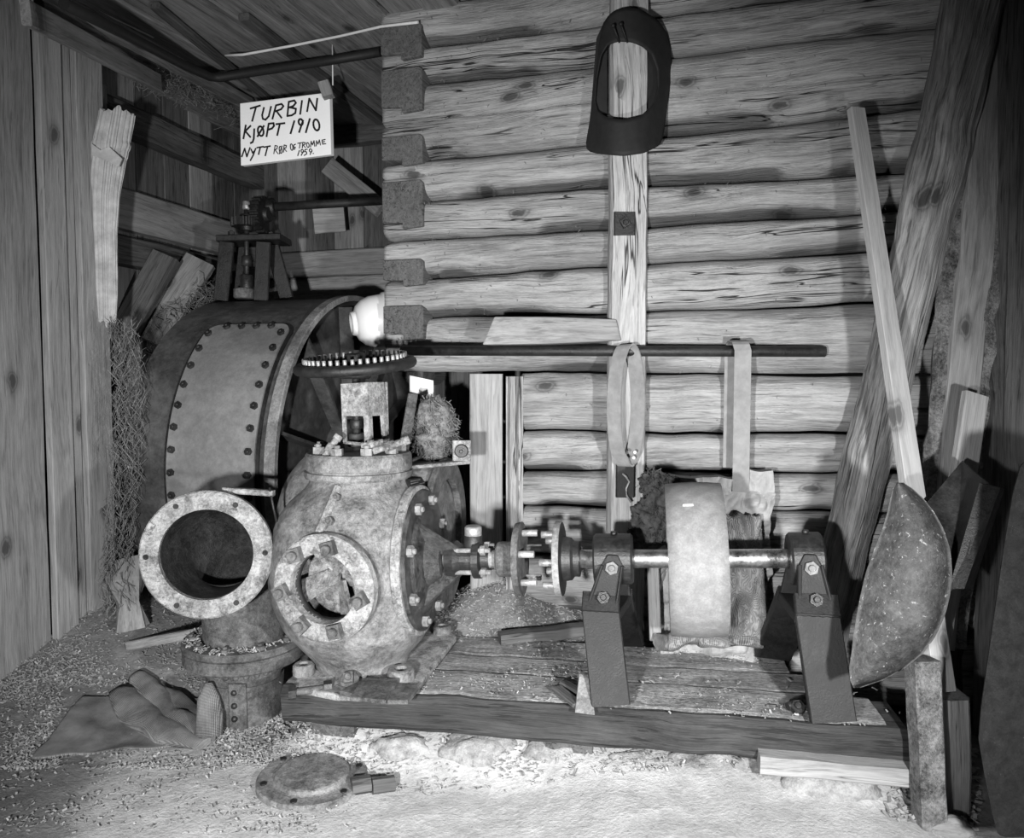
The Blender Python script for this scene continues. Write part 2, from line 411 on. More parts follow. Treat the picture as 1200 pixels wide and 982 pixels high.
# ------------------------------------------------------------------ log wall
SEAMS = [(-110, -215), (-50, -125), (5, -75), (56, -20), (98, 32), (188, 127), (233, 202), (281, 244), (325, 290), (372, 354), (437, 438), (504, 510), (549, 556), (592, 604), (648, 664), (715, 738), (800, 830)]
wall = struct(bpy.data.objects.new('wall_back', None)); COL.objects.link(wall); BASE['wall_back'] = V((0, 0, 0))
def seam_z(i, s):
    yl, yr = SEAMS[i]
    a = wall_at(500, yl); b = wall_at(1080, yr); t = (s - ws(a)) / (ws(b) - ws(a)); return lerp(a.z, b.z, t)
CR = {1: .5, 4: .47, 5: .5, 7: .35, 10: .45, 11: .6}
for i in range(len(SEAMS) - 1):
    low = i >= 10
    s0 = wall_s(612) if low else S_L
    if i == 9: s0 = S_L
    s1 = S_R; mb = MB(); N = 150; K = 24; vs = []; wsl = []; fs = []; wan = []; sd = i * 7.3
    off = V((i * 11.7, i * 3.1, i * 5.3))
    for a in range(N + 1):
        s = lerp(s0, s1, a / N)
        jb = .010 * mnoise.noise(V((s * 2.1, sd, 0))) + .004 * mnoise.noise(V((s * 9, sd, 0)))
        jt = .010 * mnoise.noise(V((s * 2.1, sd - 7.3, 0))) + .004 * mnoise.noise(V((s * 9, sd - 7.3, 0)))
        gp = .005 + .004 * mnoise.noise(V((s * 3, sd, 6))); zt = seam_z(i, s) + jt - gp; zb = seam_z(i + 1, s) + jb + gp
        for k in range(K + 1):
            t = k / K; e = abs(2 * t - 1)
            h = .055 * (1 - e ** 5.5) - .012
            h += .010 * nz((s * 2.2, t * 1.5, sd), 1) + .004 * nz((s * 9, t * 5, sd), 1)
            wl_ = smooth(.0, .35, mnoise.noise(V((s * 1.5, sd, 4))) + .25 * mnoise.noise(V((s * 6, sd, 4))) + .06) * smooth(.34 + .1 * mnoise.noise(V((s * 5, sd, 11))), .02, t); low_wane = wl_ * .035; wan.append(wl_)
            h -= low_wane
            if i in CR:
                c = CR[i] + .12 * mnoise.noise(V((s * 1.3, sd, 9))) + .03 * mnoise.noise(V((s * 7, sd, 9)))
                h -= .034 * max(0, 1 - abs(t - c) / .030) * smooth(-.35, .1, mnoise.noise(V((s * .9, sd, 2))))
            p = W0 + WD * s + WN * h; p.z = lerp(zb, zt, t)
            vs.append(p); wsl.append(off + V((s, t * (zt - zb), h)))
        for (t, h) in ((1.0, -.16), (0.0, -.16)):
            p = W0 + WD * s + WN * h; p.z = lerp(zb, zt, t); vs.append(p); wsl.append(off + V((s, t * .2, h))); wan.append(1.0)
    m = K + 3
    for a in range(N):
        for k in range(m):
            l = (k + 1) % m; fs.append([a * m + k, a * m + l, (a + 1) * m + l, (a + 1) * m + k])
    fs.append(list(range(m))); fs.append([N * m + k for k in range(m)][::-1])
    mb.add(vs, fs, wsl, True); mb.s[-1] = mb.s[-2] = False
    o = build(mb, 'log', M['log'], wall); at = o.data.attributes.new('low_edge', 'FLOAT', 'POINT'); at.data.foreach_set('value', wan)
# return wall of the log building, going back from the corner (behind the corner logs)
cor = wall_at(447, 300)
RB = V((.309, .951, 0))
for (ya, yb) in ((38, 78), (88, 139), (165, 200), (217, 272), (307, 338), (360, 400), (-30, 10)):
    ya2, yb2 = ya, yb
    # end-grain face of the crossing log: an L-shaped dovetail block
    z1 = wall_at(470, ya2).z; z0 = wall_at(470, yb2).z; sa, sb = wall_s(458), wall_s(504)
    zc = lerp(z0, z1, .16); sm_ = lerp(sa, sb, .5); f = .064
    q = lambda s, z: V(((W0 + WD * s + WN * f).x, (W0 + WD * s + WN * f).y, z))
    mb = MB(); mb.prism([q(sa, z0 + .03), q(sm_, z0 + .024), q(sm_, z0), q(sb, z0 + .006), q(sb, z1 - .01), q(lerp(sa, sb, .93), z1), q(sa, z1)], -WN * .1)
    mb.w = [V((p.z * .3, (p - W0).dot(WD), p.z)) + V((ya, 0, 0)) for p in mb.v]
    build(mb, 'log_end', M['log_end'], wall, bevel=.004)
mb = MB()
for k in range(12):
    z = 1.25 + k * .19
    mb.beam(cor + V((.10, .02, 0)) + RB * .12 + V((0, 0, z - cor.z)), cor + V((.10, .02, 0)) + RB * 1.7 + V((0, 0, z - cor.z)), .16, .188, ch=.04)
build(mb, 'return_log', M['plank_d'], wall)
# doorway below the bottom log: post, moulding, dark boarding behind
dd = 3.28
def vboard(px0, px1, Y, z0, z1, th, mat, name, parent, lean=0.0):
    a = P(px0, 500, Y); b = P(px1, 500, Y); c = (a + b) / 2; mb = MB()
    mb.beam(V((c.x, c.y, z0)), V((c.x + lean, c.y, z1)), (b - a).length, th, up=V((0, -1, 0)), ch=.004, n=6, jit=.003)
    return build(mb, name, mat, parent)
zl = wall_at(560, 444).z
vboard(551, 589, 3.13, .05, zl + .02, .06, M['plank_b'], 'door_post', wall)
o = MB()
pa, pb = P(593, 500, 3.06), P(613, 500, 3.06); wid = (pb - pa).length; c = (pa + pb) / 2
prof = []
for k in range(13):
    u = -wid / 2 + wid * k / 12; prof.append((u, -.012 - (.012 if k % 3 == 1 else .0) + .006 * (k % 2)))
prof += [(wid / 2, .03), (-wid / 2, .03)]
o.sweep([V((c.x, c.y, .1)), V((c.x, c.y, 1.0)), V((c.x, c.y, zl + .01))], [(-x, -y) for x, y in prof], up=V((0, -1, 0)))
build(o, 'door_moulding', M['post'], wall)
vboard(500, 640, 3.55, .0, zl + .3, .03, M['plank_d'], 'door_boarding', wall)

# ------------------------------------------------------------------ recess walls, left plank wall, right plank wall, ceiling
CZ = 2.68
wl = struct(bpy.data.objects.new('wall_left', None)); COL.objects.link(wl); BASE['wall_left'] = V((0, 0, 0))
A0, A1 = V((-2.06, 2.35, 0)), V((-1.775, 3.36, 0)); LD = (A1 - A0).normalized(); LN = V((LD.y, -LD.x, 0))
def lw(px):
    k = (px - 600) / FPX; return (k * A0.y - A0.x) / (LD.x - k * LD.y)
edges = [-60, -20, 46, 72, 90, 122]; mats = ['plank', 'plank', 'plank', 'plank_b', 'plank', 'plank']
edges = [(-120, -40, 'plank', 0), (-40, 48, 'plank', .0), (47, 75, 'plank_b', .030), (75, 90, 'plank_b', .008), (90, 123, 'plank_b', .026)]
for (e0, e1, mt, f) in edges:
    s0, s1 = lw(e0), lw(e1); mb = MB(); c = A0 + LD * ((s0 + s1) / 2) + LN * f
    mb.beam(c + V((0, 0, -.05)), c + V((0, 0, CZ + .05)), abs(s1 - s0) - .009, .032, up=LN, ch=.003, n=14, jit=.0025)
    build(mb, 'plank', M[mt], wl)
e = A1 - LN * .05 + LD * .03
mb = MB(); mb.beam(e + V((0, 0, -.05)), e + V((0, 0, 1.38)), .05, .06, up=LN, n=4); build(mb, 'stud', M['plank_d'], wl)
# trims under the ceiling on the left
tr = struct(bpy.data.objects.new('trim_1', None)); COL.objects.link(tr); BASE['trim_1'] = V((0, 0, 0))
for (pa, pb, w, h, mt) in ((P(30, 14, 2.35), P(185, 97, 3.5), .03, .075, 'plank'), (P(45, 2, 2.5), P(160, 55, 3.3), .03, .06, 'plank_d'), (P(60, -4, 2.6), P(285, 118, 4.1), .10, .03, 'ceil')):
    mb = MB(); mb.beam(pa, pb, w, h, n=6, jit=.003); build(mb, 'batten', M[mt], tr)
# recess left wall
rl = struct(bpy.data.objects.new('wall_recess_left', None)); COL.objects.link(rl); BASE['wall_recess_left'] = V((0, 0, 0))
B0, B1 = V((-2.12, 3.15, 0)), V((-1.66, 4.96, 0)); BD = (B1 - B0).normalized(); BN = V((BD.y, -BD.x, 0)); BL = (B1 - B0).length
nb = 9
for k in range(nb):
    c = B0 + BD * (BL * (k + .5) / nb); mb = MB()
    mb.beam(c, c + V((0, 0, CZ)), BL / nb - .004, .03, up=BN, n=6, jit=.004); build(mb, 'plank', M['plank_d' if k % 3 else 'plank'], rl)
def rail(y0, y1, pxa, pxb, mt, wdt=.07):          # horizontal girts seen on the recess' left wall
    ka = B0 + BD * .25; zA = lambda y, q: CAMH + (440 - y) / FPX * q.y
    a = B0 + BD * .12 + BN * .06; b = B1 - BD * .02 + BN * .06
    za = (zA(y0[0], P(140, 300, 3.4)) + zA(y0[1], P(140, 300, 3.4))) / 2
    ht = abs(y0[1] - y0[0]) / FPX * 3.4
    zb = za
    mb = MB(); mb.beam(a + V((0, 0, za)), b + V((0, 0, zb)), wdt, ht, n=12, ch=.008, jit=.006); build(mb, 'girt', M[mt], rl)
rail((200, 252), None, 0, 0, 'plank')
rail((262, 298), None, 0, 0, 'plank_d', .1)
rail((92, 130), None, 0, 0, 'plank_d', .1)
# slanted brace and rough packing under the girts
mb = MB(); mb.beam(P(128, 420, 3.75), P(195, 300, 3.9), .13, .05, up=(0, -1, 0), n=6, jit=.004); build(mb, 'brace', M['plank_d'], rl)
mb = MB(); mb.beam(P(175, 400, 3.95), P(235, 305, 4.1), .16, .04, up=(0, -1, 0), n=6, jit=.004); build(mb, 'brace', M['plank'], rl)
mb = MB(); mb.beam(P(112, 100, 3.5), P(112, 132, 3.5), .09, .03, up=(0, -1, 0), n=3); build(mb, 'block', M['plank_b'], rl)
# recess rear wall
rr = struct(bpy.data.objects.new('wall_rear', None)); COL.objects.link(rr); BASE['wall_rear'] = V((0, 0, 0))
CD = V((.951, -.309, 0)); CNn = V((-.309, -.951, 0))
for k in range(9):
    c = B1 + CD * (.11 + .2 * k) + CNn * (.01 * (k % 2)); mb = MB()
    mb.beam(c + V((0, 0, -.05)), c + V((0, 0, CZ)), .196, .03, up=CNn, n=6, jit=.004); build(mb, 'plank', M['plank' if k % 2 else 'plank_d'], rr)
def rrail(ya, yb, mt, th, dz=0):
    Y = 4.6; z1 = CAMH + (440 - ya) / FPX * Y; z0 = CAMH + (440 - yb) / FPX * Y
    mb = MB(); a = B1 + CNn * (.02 + th / 2) + V((0, 0, (z0 + z1) / 2)); mb.beam(a, a + CD * 1.75, th, z1 - z0, n=12, ch=.008, jit=.006); build(mb, 'girt', M[mt], rr)
rrail(292, 322, 'plank', .07); rrail(140, 172, 'plank_d', .09); rrail(322, 350, 'plank_b', .02)
mb = MB(); mb.beam(P(385, 195, 4.4), P(447, 245, 4.25), .1, .04, up=(0, -1, 0), n=5, jit=.003); build(mb, 'brace', M['plank'], rr)
mb = MB(); mb.beam(P(368, 258, 4.5), P(404, 255, 4.5), .16, .02, up=(0, -1, 0), n=5, jit=.003); build(mb, 'patch_board', M['plank_b'], rr)
# right plank wall
rw = struct(bpy.data.objects.new('wall_right', None)); COL.objects.link(rw); BASE['wall_right'] = V((0, 0, 0))
Rr0 = P(1158, 440, 2.52); Rr0.z = 0; RD = V((.309, -.951, 0)); RN = V((-.951, -.309, 0))
for k in range(9):
    c = Rr0 + RD * (.045 + .098 * k); mb = MB()
    mb.beam(c + RN * (.012 * (k % 2)) + V((0, 0, -.05)), c + RN * (.012 * (k % 2)) + V((-.04, .0, CZ + .4)), .095, .03, up=RN, n=10, jit=.003)
    build(mb, 'plank', M['plank_d' if k < 2 else 'plank' if k % 3 else 'plank_b'], rw)  # first two planks darkened to paint in the shadowed gap
mb = MB(); c = Rr0 - RD * .05 + V((-.03, .05, 0)); mb.beam(c, c + V((0, 0, CZ + .4)), .12, .06, up=RN, n=4); build(mb, 'corner_post', M['beamf'], rw)  # near-black post colour stands in for shade in the corner gap
# ceiling
ce = struct(bpy.data.objects.new('ceiling', None)); COL.objects.link(ce); BASE['ceiling'] = V((0, 0, 0))
for k in range(17):
    x = -2.75 + .165 * k; mb = MB()
    a = V((x - .30, 2.2, CZ + .012 * (k % 2))); a = V((x - .55, 2.0, CZ + .010 * (k % 2)))
    mb.beam(a, a + V((.951 * 0 + .309, .951, 0)) * 3.2, .146, .028, n=8, ch=.004, jit=.004); build(mb, 'ceiling_board', M['ceil'], ce)
for (pa, pb, w, h) in ((P(285, 5, 3.2), P(447, 118, 4.5), .05, .03), (P(180, -5, 3.1), P(330, 95, 4.3), .045, .025)):
    pa.z = CZ - .03; pb.z = CZ - .03
    mb = MB(); mb.beam(pa, pb, w, h, n=4, jit=.003); build(mb, 'batten', M['plank_d'], ce)

# ------------------------------------------------------------------ post on the log wall
q = P(735, 300, 2.89)
t = thing('timber_post', V((q.x, q.y, 0)), 'upright timber post bolted to the middle of the log wall', 'post')
mb = MB(); prof = []
for k in range(16):
    a = 2 * PI * k / 16; c, s = math.cos(a), math.sin(a); r = 1 / (abs(c) ** 5 + abs(s) ** 5) ** .2
    prof.append((r * c * .069, r * s * .06))
pts = [V((q.x + .006 * mnoise.noise(V((0, z * 1.5, 3))), q.y, z)) for z in [i * .1 - .02 for i in range(31)]]
mb.sweep(pts, prof, up=(0, -1, 0), jit=.005, sm=False); build(mb, 'post', M['post'], t)
fy = q.y - .063
pl = P(732, 262, fy); mb = MB(); mb.beam(pl + V((0, .004, -.042)), pl + V((0, .004, .042)), .078, .012, up=(0, -1, 0)); o = build(mb, 'washer_plate', M['black'], t)
mb = MB(); mb.hexbolt(pl + V((0, -.004, 0)), (0, -1, 0), .02, .018, sq=True); build(mb, 'bolt', M['dark'], o)

# ------------------------------------------------------------------ platform
t = thing('timber_platform', (.1, 2.4, 0), 'low heavy timber platform carrying the turbine and bearing stands', 'platform')
PZ = .222
def pp(a, b, z): return PL + PU * a + PV * b + V((0, 0, z))
mb = MB(); n = 40
prof = [(-.10, -.055), (.095, -.055), (.105, -.04), (.105, .035), (.085, .055), (-.10, .055)]
mb.sweep([pp(1.84 * i / (n - 1), .105, PZ - .055 + .004 * mnoise.noise(V((i * .3, 0, 0)))) for i in range(n)], prof, jit=.006)
build(mb, 'front_beam', M['beamf'], t)
for (b0, b1, dz, aa, ab) in ((.03, .23, .002, .0, 1.79), (.232, .40, -.006, .02, 1.72), (.402, .60, -.01, .25, 1.60)):
    mb = MB(); w = b1 - b0; prof = [(-w / 2, -.05), (w / 2, -.05)] + [(w / 2 - w * k / 10, .006 + (.0 if 0 < k < 10 else -.006)) for k in range(11)]
    n = 60
    mb.sweep([pp(lerp(aa, ab, i / (n - 1)), (b0 + b1) / 2, PZ + dz - .003) for i in range(n)], prof, jit=.007)
    build(mb, 'deck_board', M['deck'], t)
mb = MB(); mb.beam(pp(1.44, -.012, .122), pp(1.85, -.014, .118), .08, .05, n=8, jit=.004); build(mb, 'packing_plank', M['plank_b'], t)
for (a, b) in ((.15, .3), (.9, .3), (1.6, .3)):
    mb = MB(); mb.beam(pp(a, .05, .06), pp(a, .58, .06), .14, .1, n=4, jit=.005); build(mb, 'bearer', M['plank_d'], t)

# ------------------------------------------------------------------ drum
RD_ = .775; DA = V((.97, -.242, 0)); DR = V((-.735, 3.70, .79)); DL_ = .70
t = thing('turbine_drum', (DR - DA * .35) * 1.0 - V((0, 0, .775)), 'huge riveted iron drum behind the turbine casing with a bolted cover', 'drum')
mb = MB(); mb.lathe(DR - DA * DL_, DA, [(0, .0), (0, RD_ - .02), (.02, RD_), (DL_, RD_), (DL_, RD_ - .012), (DL_ - .09, RD_ - .03), (DL_ - .09, .20), (DL_ - .02, .18), (DL_ + .0, .0)], 120, sm=False)
o = build(mb, 'shell', M['drum'], t); 
for p in o.data.polygons: p.use_smooth = False
mb = MB(); mb.ring(DR, DA, RD_ - .012, RD_ + .014, -.035, .012, 120, .003); build(mb, 'rim', M['rim'], t)
for k in range(10):
    a, s, u = fr(DA); th = 2 * PI * k / 10 + .25; d = s * math.cos(th) + u * math.sin(th)
    mb = MB(); mb.prism([DR + d * .2 - a * .08, DR + d * (RD_ - .04) - a * .08, DR + d * (RD_ - .04) - a * .012, DR + d * .2 - a * .02], d.cross(a) * .014); build(mb, 'rib', M['drum'], t)
# cover plate on the curved skin
def dsk(x, th, h=0.0):                              # x from right rim to the left, th angle down from the top towards the room
    back = V((.242, .97, 0)); c = DR - DA * x; r = RD_ + h
    return c - back * (math.sin(th) * r) + V((0, 0, math.cos(th) * r))
def rrect(u, v): return u, v
x0, x1, t0, t1 = .075, .47, math.radians(37), math.radians(112)
mb = MB()
def cov(h, grow):
    pts = []; n = 10; cr = .07; ct = .07 / RD_
    X0, X1, T0, T1 = x0 - grow, x1 + grow, t0 - grow / RD_, t1 + grow / RD_
    return X0, X1, T0, T1
def cover_sheet(mb, grow, h0, h1, cr):
    X0, X1, T0, T1 = x0 - grow, x1 + grow, t0 - grow / RD_, t1 + grow / RD_; N = 46; rows = []
    for j in range(N + 1):
        # th spaced densely in the rounded ends
        th = T0 + (T1 - T0) * (.5 - .5 * math.cos(PI * j / N)); d0 = min(th - T0, T1 - th) * RD_
        ins = cr - math.sqrt(max(0, cr * cr - (cr - d0) ** 2)) if d0 < cr else 0
        rows.append((th, X0 + ins, X1 - ins))
    fn = lambda u, v: dsk(lerp(rows[int(round(u * N))][1], rows[int(round(u * N))][2], v), rows[int(round(u * N))][0], h1)
    vs = []; K = 8; fs = []
    for hh in (h1, h0):
        for (th, a, b) in rows:
            for k in range(K + 1): vs.append(dsk(lerp(a, b, k / K), th, hh))
    q = lambda l, j, k: l * (N + 1) * (K + 1) + j * (K + 1) + k
    for j in range(N):
        for k in range(K):
            fs.append([q(0, j, k), q(0, j, k + 1), q(0, j + 1, k + 1), q(0, j + 1, k)]); fs.append([q(1, j, k), q(1, j + 1, k), q(1, j + 1, k + 1), q(1, j, k + 1)])
        fs.append([q(0, j, 0), q(0, j + 1, 0), q(1, j + 1, 0), q(1, j, 0)]); fs.append([q(0, j, K), q(1, j, K), q(1, j + 1, K), q(0, j + 1, K)])
    for k in range(K):
        fs.append([q(0, 0, k), q(1, 0, k), q(1, 0, k + 1), q(0, 0, k + 1)]); fs.append([q(0, N, k), q(0, N, k + 1), q(1, N, k + 1), q(1, N, k)])
    mb.add(vs, fs, None, False)
mb = MB(); cover_sheet(mb, .016, -.002, .006, .075); build(mb, 'gasket', M['black'], t)
mb = MB(); cover_sheet(mb, 0, .002, .014, .06); cvr = build(mb, 'manhole_cover', M['plate'], t)
bl = []
for k in range(11):
    th = lerp(t0 + .09, t1 - .07, k / 10); bl += [(x0 + .025, th), (x1 - .025, th)]
for k in range(1, 5): bl += [(lerp(x0 + .02, x1 - .02, k / 5), t0 + .03)]
for (x, th) in bl:
    p = dsk(x, th, .013); nrm = (dsk(x, th, 1) - dsk(x, th, 0)); mb = MB(); mb.hexbolt(p, nrm, .0155, .013); build(mb, 'bolt', M['dark'], cvr)

# ------------------------------------------------------------------ gate gear on top of the drum
g0 = P(297, 345, 3.84)
t = thing('gear_stand', V((g0.x, g0.y, g0.z)), 'black gear stand with toothed wheels and long rod on top of the iron drum', 'machine')
gx = lambda px, py, dy=0: P(px, py, 3.84 + dy)
mb = MB(); mb.beam(gx(262, 283), gx(335, 281), .2, .03, ch=.004); build(mb, 'table_plate', M['black'], t)
for (pa, pb, dy) in (((266, 284), (259, 352), -.1), ((309, 284), (306, 352), -.12), ((318, 284), (336, 350), .06), ((280, 284), (276, 345), .1)):
    mb = MB(); mb.beam(gx(*pa, dy), gx(*pb, dy) , .07, .02, up=(0, -1, 0)); build(mb, 'leg', M['black'], t)
mb = MB(); mb.beam(gx(312, 281, .02), gx(312, 232, .02), .07, .08, up=(0, -1, 0), ch=.02); build(mb, 'gear_bracket', M['black'], t)
def gear(c, ax, r, w, teeth, name):
    a, s, u = fr(ax); mb = MB(); poly = []
    for k in range(teeth * 4):
        th = 2 * PI * k / (teeth * 4); rr_ = r if k % 4 < 2 else r * .86; poly.append(V(c) + (s * math.cos(th) + u * math.sin(th)) * rr_)
    mb.prism(poly, a * w); mb.cyl(V(c) - a * .02, V(c) + a * (w + .02), r * .4, 14, .003); return build(mb, name, M['black'], t)
gear(gx(302, 252, -.03), (1, -.2, 0), .09, .045, 22, 'bevel_gear')
gear(gx(289, 266, -.06), (0, 0, 1), .075, .04, 18, 'bevel_gear')
mb = MB(); mb.cyl(gx(289, 240, -.06), gx(289, 348, -.06), .012, 12); mb.cyl(gx(289, 322, -.06), gx(289, 350, -.06), .03, 14, .004); mb.cyl(gx(289, 300, -.06), gx(289, 312, -.06), .025, 6); build(mb, 'spindle', M['dark'], t)
mb = MB(); mb.cyl(gx(286, 338, -.06), gx(286, 350, -.06), .05, 16, .006); build(mb, 'gland', M['rustpipe'], t)
mb = MB(); mb.cyl(gx(289, 236, -.06), gx(289, 246, -.06), .02, 12, .004); build(mb, 'oil_cap', M['zinc'], t)
mb = MB(); a = gx(311, 243, .0); b = P(452, 235, 3.83); mb.cyl(a, b, .021, 16); build(mb, 'rod', M['stand'], t)
mb = MB(); mb.cyl(gx(308, 244), gx(323, 243), .045, 18, .006); build(mb, 'rod_collar', M['black'], t)
for (px, py) in ((271, 276), (326, 275), (318, 277)):
    mb = MB(); mb.hexbolt(gx(px, py + 1, -.07), (0, 0, 1), .016, .022); build(mb, 'nut', M['dark'], t)

# ------------------------------------------------------------------ sign
sp = [P(281, 121, 3.55), P(386, 108, 3.5), P(388, 181, 3.5), P(282, 194, 3.55)]
t = thing('sign', (sp[0] + sp[2]) / 2, 'white hand-lettered TURBIN sign hanging below the ceiling boards', 'sign')
back = V((.25, .96, .05)).normalized() * .03
mb = MB(); mb.prism(sp, back); build(mb, 'board', M['signw'], t, bevel=.003)
sn = (sp[1] - sp[0]).cross(sp[3] - sp[0]).normalized()
if sn.y > 0: sn = -sn
def sp_at(zx, zy):
    px, py = 260 + zx / 8, 90 + zy / 8; d = ray(px, py); o = V((0, 0, CAMH)); k = (sp[0] - o).dot(sn) / d.dot(sn); return o + d * k
def ell(cx, cy, rx, ry, sk=-.12, n=14): return [(cx + rx * math.cos(2 * PI * i / n) - sk * -ry * math.sin(2 * PI * i / n) * -1, cy + ry * math.sin(2 * PI * i / n)) for i in range(n + 1)]
STR = [(17, [[(268, 298), (360, 270)], [(320, 285), (285, 415)], [(395, 290), (378, 360), (385, 395), (410, 403), (440, 370), (462, 280)], [(508, 268), (475, 395)], [(508, 268), (560, 255), (578, 275), (555, 305), (500, 325)], [(515, 325), (560, 385)], [(628, 235), (615, 365)], [(628, 235), (680, 222), (695, 245), (670, 275), (625, 290)], [(640, 288), (695, 300), (690, 340), (655, 362), (612, 368)], [(752, 225), (735, 350)], [(800, 325), (820, 205)], [(820, 205), (882, 315)], [(882, 315), (895, 205)]]),
    (17, [[(225, 455), (203, 580)], [(270, 460), (220, 510)], [(220, 510), (268, 565)], [(305, 490), (300, 580), (290, 612), (270, 622)], ell(365, 510, 27, 45), [(395, 460), (335, 560)], [(440, 440), (420, 560)], [(440, 440), (485, 435), (490, 460), (470, 485), (435, 497)], [(510, 445), (590, 435)], [(545, 440), (520, 548)], [(680, 415), (645, 532)], ell(740, 425, 20, 28), [(762, 410), (725, 520)], [(825, 395), (788, 522)], ell(887, 452, 28, 52)]),
    (13, [[(188, 750), (215, 672), (235, 750), (265, 665)], [(275, 680), (290, 715), (312, 690)], [(318, 672), (295, 735), (268, 785)], [(330, 665), (390, 655)], [(362, 660), (345, 728)], [(395, 660), (455, 650)], [(430, 655), (408, 740)]]),
    (8, [[(500, 645), (488, 722)], [(500, 645), (522, 650), (518, 675), (497, 685)], [(500, 685), (528, 722)], ell(552, 685, 13, 33), [(566, 648), (538, 724)], [(585, 640), (578, 708)], [(585, 640), (605, 645), (602, 665), (582, 675)], [(585, 675), (607, 700)], ell(655, 660, 12, 30), [(692, 632), (676, 640), (668, 670), (680, 682), (690, 662), (678, 660)], [(712, 625), (750, 618)], [(735, 622), (728, 670)], [(760, 615), (755, 668)], [(760, 615), (782, 618), (778, 635), (758, 642)], [(765, 642), (785, 665)], ell(807, 640, 12, 22), [(832, 660), (838, 605), (850, 640), (865, 600), (872, 652)], [(885, 650), (888, 600), (902, 632), (915, 592), (925, 640)], [(970, 588), (940, 595), (945, 632), (975, 628)], [(942, 612), (965, 608)], [(728, 690), (712, 740)], ell(755, 697, 11, 15), [(766, 695), (745, 738)], [(803, 680), (782, 683), (778, 703), (795, 705), (797, 722), (772, 738)], ell(833, 692, 12, 15), [(846, 690), (828, 730)], [(855, 720), (861, 719)]])]
mb = MB(); lay = 0
for (w, sts) in STR:
    for st in sts:
        lay += 1; hgt = .0012 + .00002 * lay
        for i in range(len(st) - 1):
            a, b = sp_at(*st[i]), sp_at(*st[i + 1]); d = (b - a).normalized(); s = d.cross(sn).normalized(); k = w / 2 / 8 * 3.52 / FPX
            a = a - d * k * .6; b = b + d * k * .6
            mb.prism([a + s * k + sn * hgt, b + s * k + sn * hgt, b - s * k + sn * hgt, a - s * k + sn * hgt], -sn * (hgt + .0002))
build(mb, 'lettering', M['ink'], t)
mb = MB(); mb.beam(P(380, 97, 3.48), P(385, 114, 3.48), .05, .05, up=(0, -1, 0), n=4, jit=.006); build(mb, 'hanging_peg', M['plank'], t)
mb = MB(); a = P(390, 100, 3.5); mb.tube([a, V((a.x, a.y, CZ - .01))], .003, 6); build(mb, 'string', M['wire'], t)

# ------------------------------------------------------------------ TURBINE
UX = V((.983, -.183, 0)); UY = V((.183, .983, 0)); UZ = V((0, 0, 1))
BC = V((-.504, 2.519, 0)); SHA = V((.027, 2.42, .616)); SHB = V((.859, 2.265, .655)); SD = (SHB - SHA).normalized()
def sh(s): return SHA + SD * s
turb = thing('water_turbine', V((BC.x, BC.y, PZ)), 'bulbous cast iron water turbine with open round inspection port, bolted to the platform', 'turbine')
FI = P(378, 690, 2.205); NI = V((-.24, -.97, .0)).normalized()
fc = SHA + SD * ((BC - SHA).dot(SD) + .245)        # right face centre
def casing_shape():
    mb = MB()
    mb.lathe(BC, (0, 0, 1), [(.225, .0), (.225, .15), (.275, .16), (.315, .195), (.38, .25), (.48, .289), (.58, .298), (.67, .288), (.74, .262), (.79, .225), (.82, .19), (.845, .162), (.875, .155), (.875, 0)], 64)
    mb.cyl(fc - SD * .25, fc - SD * .02, .235, 48)
    mb.cyl(FI - NI * .2, FI - NI * .03, .150, 48)
    # rear outlet body
    rc = BC + UY * .30 + V((0, 0, .625)) + UX * .06
    mb.lathe(rc - UX * .42, UX, [(0, 0), (0, .16), (.02, .25), (.07, .30), (.14, .325), (.24, .32), (.38, .27), (.56, .255), (.56, 0)], 48)
    return mb
cm = casing_shape(); co = build(cm, 'casing', M['cast'], turb)
def apply_mods(o):
    dg = bpy.context.evaluated_depsgraph_get(); me = bpy.data.meshes.new_from_object(o.evaluated_get(dg)); o.modifiers.clear(); old = o.data; o.data = me; me.name = o.name
m = o_ = co.modifiers.new('r', 'REMESH'); m.mode = 'VOXEL'; m.voxel_size = .011
m = co.modifiers.new('s', 'SMOOTH'); m.factor = .5; m.iterations = 9
apply_mods(co)
# hollow it: a cavity and the port
cut = MB(); cut.lathe(BC, (0, 0, 1), [(.32, 0), (.32, .15), (.37, .205), (.46, .255), (.58, .268), (.68, .255), (.75, .21), (.80, .14), (.80, 0)], 48)
cuto = build(cut, 'tmp_cavity', M['inner']); cuto.data.materials.clear(); cuto.data.materials.append(M['inner'])
cut2 = MB(); cut2.cyl(FI - NI * .24, FI + NI * .03, .104, 48); cut2o = build(cut2, 'tmp_port', M['inner'])
co.data.materials.clear(); co.data.materials.append(M['cast']); co.data.materials.append(M['inner'])
for cc in (cuto, cut2o):
    m = co.modifiers.new('b', 'BOOLEAN'); m.operation = 'DIFFERENCE'; m.object = cc; m.solver = 'EXACT'
    try: m.material_mode = 'TRANSFER'
    except Exception: pass
apply_mods(co)
for cc in (cuto, cut2o): bpy.data.objects.remove(cc, do_unlink=True)
for p in co.data.polygons: p.use_smooth = True
for v_ in co.data.vertices:
    d_ = (v_.co + BASE[turb.name] - fc).dot(SD) + .02
    if d_ > 0: v_.co = v_.co - SD * d_
me = co.data
if 'wc' in me.attributes: me.attributes.remove(me.attributes['wc'])
at = me.attributes.new('wc', 'FLOAT_VECTOR', 'POINT'); at.data.foreach_set('vector', [c for v in me.vertices for c in v.co])
print('CASING', len(me.vertices), [s.name for s in me.materials if s])
